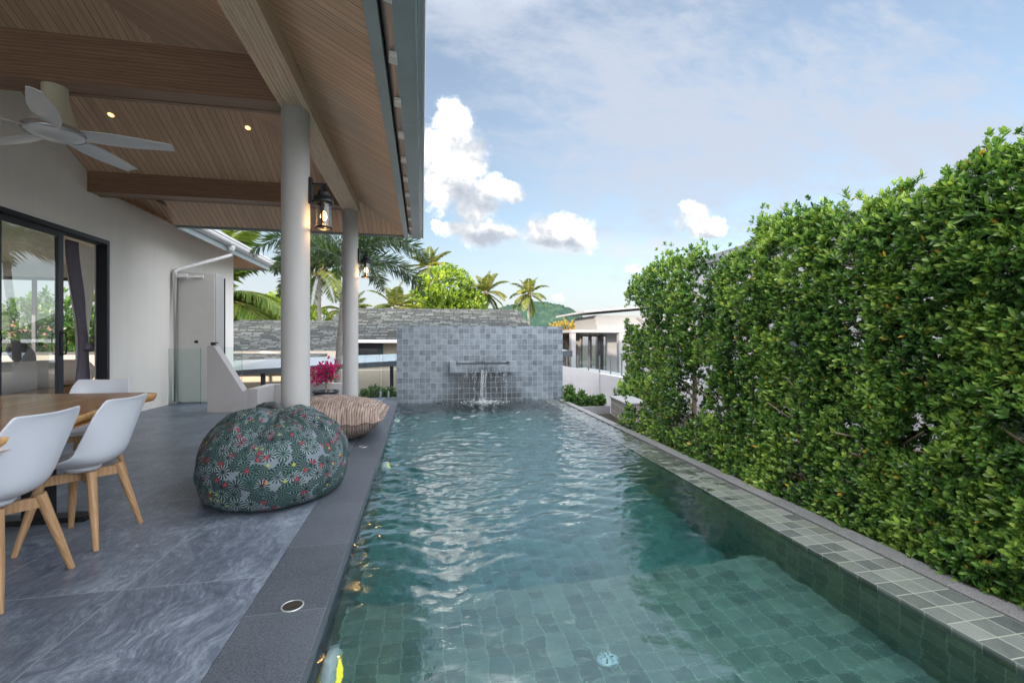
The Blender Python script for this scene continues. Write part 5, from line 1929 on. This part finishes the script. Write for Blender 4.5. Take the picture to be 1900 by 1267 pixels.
# white villa
vil = empty('white_villa', (9.5, 21, -3.6), 'white modern villa with flat roof and glazed porch beyond the boundary wall', 'villa')
g = MB()
g.box(8.36, 16, 20.9, 24, 1.76, 2.48)
g.box(8.36, 16, 22.2, 26, -3.6, 1.759)
g.box(7.4, 16, 15.9, 22.2, -3.6, -.42)
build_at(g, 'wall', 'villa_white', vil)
g = MB(); g.hexa([(7.55, 20.4, 2.56), (16, 20.4, 3.35), (16, 25, 3.35), (7.55, 25, 2.56), (7.55, 20.4, 2.66), (16, 20.4, 3.47), (16, 25, 3.47), (7.55, 25, 2.66)])
build_at(g, 'roof', 'grey_concrete', vil)
g = MB(); g.box(6.95, 16, 20.5, 24.5, 1.62, 1.758); g.box(8.30, 9.7, 20.6, 21.2, 1.759, 1.99)
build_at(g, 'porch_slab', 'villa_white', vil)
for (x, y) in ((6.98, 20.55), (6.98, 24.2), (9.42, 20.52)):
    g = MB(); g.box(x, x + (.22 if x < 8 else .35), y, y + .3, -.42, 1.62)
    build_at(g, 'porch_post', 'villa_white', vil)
g = MB(); g.box(6.99, 9.3, 24.3, 24.5, -.42, 1.62); build_at(g, 'stone_screen', 'stone_facing', vil)
g = MB(); g.box(8.0, 9.0, 22.14, 22.199, -.42, 1.61); build_at(g, 'stone_panel', 'stone_facing', vil)
for x in (8.05, 8.55, 9.0):
    g = MB(); g.box(x, x + .40, 22.08, 22.139, -.42, 1.5)
    wf = build_at(g, 'window', 'dark_frame', vil)
    g = MB(); g.box(x + .05, x + .35, 22.06, 22.079, -.36, 1.44)
    o = g.build('pane', 'door_glass', wf); o.matrix_parent_inverse = Matrix.Identity(4)
rail(4.25, 14.0, 6.2, 13.3, -.02, .72, 6, 'frameless glass balustrade above the white boundary wall')
g = MB(); g.prism([(4.1, 13.2), (7.5, 13.2), (7.5, 20), (4.1, 20)], lambda p: (p[0], p[1], -3.6), lambda p: (p[0], p[1], -.03))
tag(g.build('neighbour_terrace', 'villa_white'), kind='structure')

# grey building behind the hedge
gb = empty('grey_building', (8, 5, -3.6), 'plain grey white building whose parapet shows above the hedge', 'building')
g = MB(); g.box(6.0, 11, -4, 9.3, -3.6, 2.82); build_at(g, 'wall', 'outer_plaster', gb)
g = MB(); g.box(5.93, 11.1, -4.1, 9.4, 2.821, 2.99); bevel(build_at(g, 'parapet', 'grey_concrete', gb), .01)
for y in (.6, 3.0, 5.6):
    g = MB(); g.box(5.96, 5.999, y, y + 1.1, .2, 1.7)
    wf = build_at(g, 'window', 'dark_frame', gb)
    g = MB(); g.box(5.945, 5.959, y + .06, y + 1.04, .26, 1.64)
    o = g.build('pane', 'door_glass', wf); o.matrix_parent_inverse = Matrix.Identity(4)


def slope_face(g, pts, th=.05):
    a = [Vector(p) for p in pts]
    up = Vector((0, 0, th))
    g.face(a)
    g.face([p - up for p in a][::-1])
    for i in range(len(a)):
        j = (i + 1) % len(a)
        g.face([a[i], a[i] - up, a[j] - up, a[j]])


# right-hand neighbour: long shingle roof
na = empty('bungalow', (0, 20, -3.6), 'bungalow with long grey shingle roof right behind the tiled wall', 'house', 'shingle roofed bungalows')
g = MB()
slope_face(g, [(-4.25, 19.0, 1.27), (4.85, 18.2, 1.27), (4.55, 21.6, 2.76), (-3.7, 22.3, 2.76)])
slope_face(g, [(4.851, 18.2, 1.27), (4.9, 24.8, 1.27), (4.551, 21.6, 2.76)])
slope_face(g, [(-4.251, 25.5, 1.27), (-4.251, 19.0, 1.27), (-3.701, 22.3, 2.76)])
build_at(g, 'roof', 'shingles', na)
g = MB()
g.hexa([(-4.35, 18.88, 1.13), (4.9, 18.08, 1.13), (4.9, 18.18, 1.13), (-4.35, 18.98, 1.13), (-4.35, 18.88, 1.255), (4.9, 18.08, 1.255), (4.9, 18.18, 1.255), (-4.35, 18.98, 1.255)])
g.tube([(-4.15, 18.93, 1.13), (-4.15, 18.93, 1.0), (-3.25, 19.3, .9), (-3.2, 19.3, -3)], .06, 8)
g.box(-3.5, -3.36, 18.75, 18.88, .35, 1.129)
build_at(g, 'gutter', 'white_paint', na)
g = MB(); g.hexa([(-3.4, 19.6, -3.6), (4.4, 18.9, -3.6), (4.4, 24, -3.6), (-3.4, 24, -3.6), (-3.4, 19.6, 1.24), (4.4, 18.9, 1.24), (4.4, 24, 1.24), (-3.4, 24, 1.24)])
build_at(g, 'wall', 'beige_wall', na)
g = MB(); g.hexa([(-3.0, 19.50, .35), (-1.6, 19.38, .35), (-1.6, 19.42, .35), (-3.0, 19.54, .35), (-3.0, 19.50, 1.1), (-1.6, 19.38, 1.1), (-1.6, 19.42, 1.1), (-3.0, 19.54, 1.1)])
build_at(g, 'window', 'dark_frame', na)
g = MB(); g.hexa([(-3.4, 19.45, .30), (4.4, 18.75, .30), (4.4, 18.9, .30), (-3.4, 19.6, .30), (-3.4, 19.45, .62), (4.4, 18.75, .62), (4.4, 18.9, .62), (-3.4, 19.6, .62)])
build_at(g, 'fascia', 'cream_paint', na)

# left-hand neighbour
nb = empty('bungalow', (-6, 18.5, -3.6), 'bungalow with hipped grey shingle roof past the house corner', 'house', 'shingle roofed bungalows')
g = MB()
slope_face(g, [(-9.6, 17.7, .86), (-3.1, 17.0, .80), (-3.1, 20.6, 2.08), (-7.6, 20.9, 2.10)])
slope_face(g, [(-9.61, 24.0, .86), (-9.61, 17.7, .86), (-7.61, 20.9, 2.10)])
slope_face(g, [(-9.0, 15.2, .34), (-3.3, 14.8, .34), (-3.3, 16.85, .76), (-9.0, 17.3, .76)])
build_at(g, 'roof', 'shingles', nb)
g = MB()
g.hexa([(-9.7, 17.58, .60), (-3.0, 16.88, .60), (-3.0, 16.98, .60), (-9.7, 17.68, .60), (-9.7, 17.58, .84), (-3.0, 16.88, .84), (-3.0, 16.98, .84), (-9.7, 17.68, .84)])
build_at(g, 'fascia', 'cream_paint', nb)
g = MB(); g.hexa([(-9.0, 18.2, -3.6), (-3.45, 17.5, -3.6), (-3.45, 24, -3.6), (-9, 24, -3.6), (-9.0, 18.2, .78), (-3.45, 17.5, .78), (-3.45, 24, .78), (-9, 24, .78)])
build_at(g, 'wall', 'beige_wall', nb)

# carport canopy between
cp = empty('carport', (-1, 13.5, -3.6), 'long low carport with pale sheet roof and dark edge', 'carport')
g = MB()
slope_face(g, [(-5.6, 13.8, .335), (4.3, 12.95, .90), (4.3, 14.6, .97), (-5.6, 15.1, .60)], .03)
build_at(g, 'roof', 'carport_sheet', cp)
g = MB()
g.hexa([(-5.6, 13.70, .22), (4.32, 12.85, .72), (4.32, 12.93, .72), (-5.6, 13.78, .22), (-5.6, 13.70, .345), (4.32, 12.85, .905), (4.32, 12.93, .905), (-5.6, 13.78, .345)])
g.hexa([(4.321, 12.85, .72), (4.40, 12.85, .72), (4.40, 14.6, .76), (4.321, 14.6, .76), (4.321, 12.85, .905), (4.40, 12.85, .905), (4.40, 14.6, .95), (4.321, 14.6, .95)])
build_at(g, 'edge', 'dark_roof_edge', cp)
for x in (-4.42, -.9, 2.6):
    zt = .22 + (x + 5.6) / 9.92 * .5
    g = MB(); g.box(x - .05, x + .05, 13.8, 13.9, -3.6, zt)
    build_at(g, 'post', 'dark_frame', cp)
g = MB(); g.hexa([(-7.5, 16.0, -3.6), (4.0, 15.2, -3.6), (4.0, 15.4, -3.6), (-7.5, 16.2, -3.6), (-7.5, 16.0, .16), (4.0, 15.2, .30), (4.0, 15.4, .30), (-7.5, 16.2, .16)])
build_at(g, 'rear_wall', 'cream_paint', cp)

# house with red tiles seen through the bedroom window
rh = empty('red_roof_house', (-20, 30, -3.6), 'distant house with red tiled roof seen through the bedroom window', 'house')
g = MB(); g.box(-24, -16.5, 27, 34, -3.6, 1.0); build_at(g, 'wall', 'outer_plaster', rh)
g = MB()
slope_face(g, [(-24.6, 26.4, .95), (-15.9, 26.4, .95), (-18.5, 30, 2.4), (-22, 30, 2.4)])
slope_face(g, [(-15.89, 26.4, .95), (-15.89, 34.6, .95), (-18.49, 30, 2.4)])
build_at(g, 'roof', 'red_tile', rh)
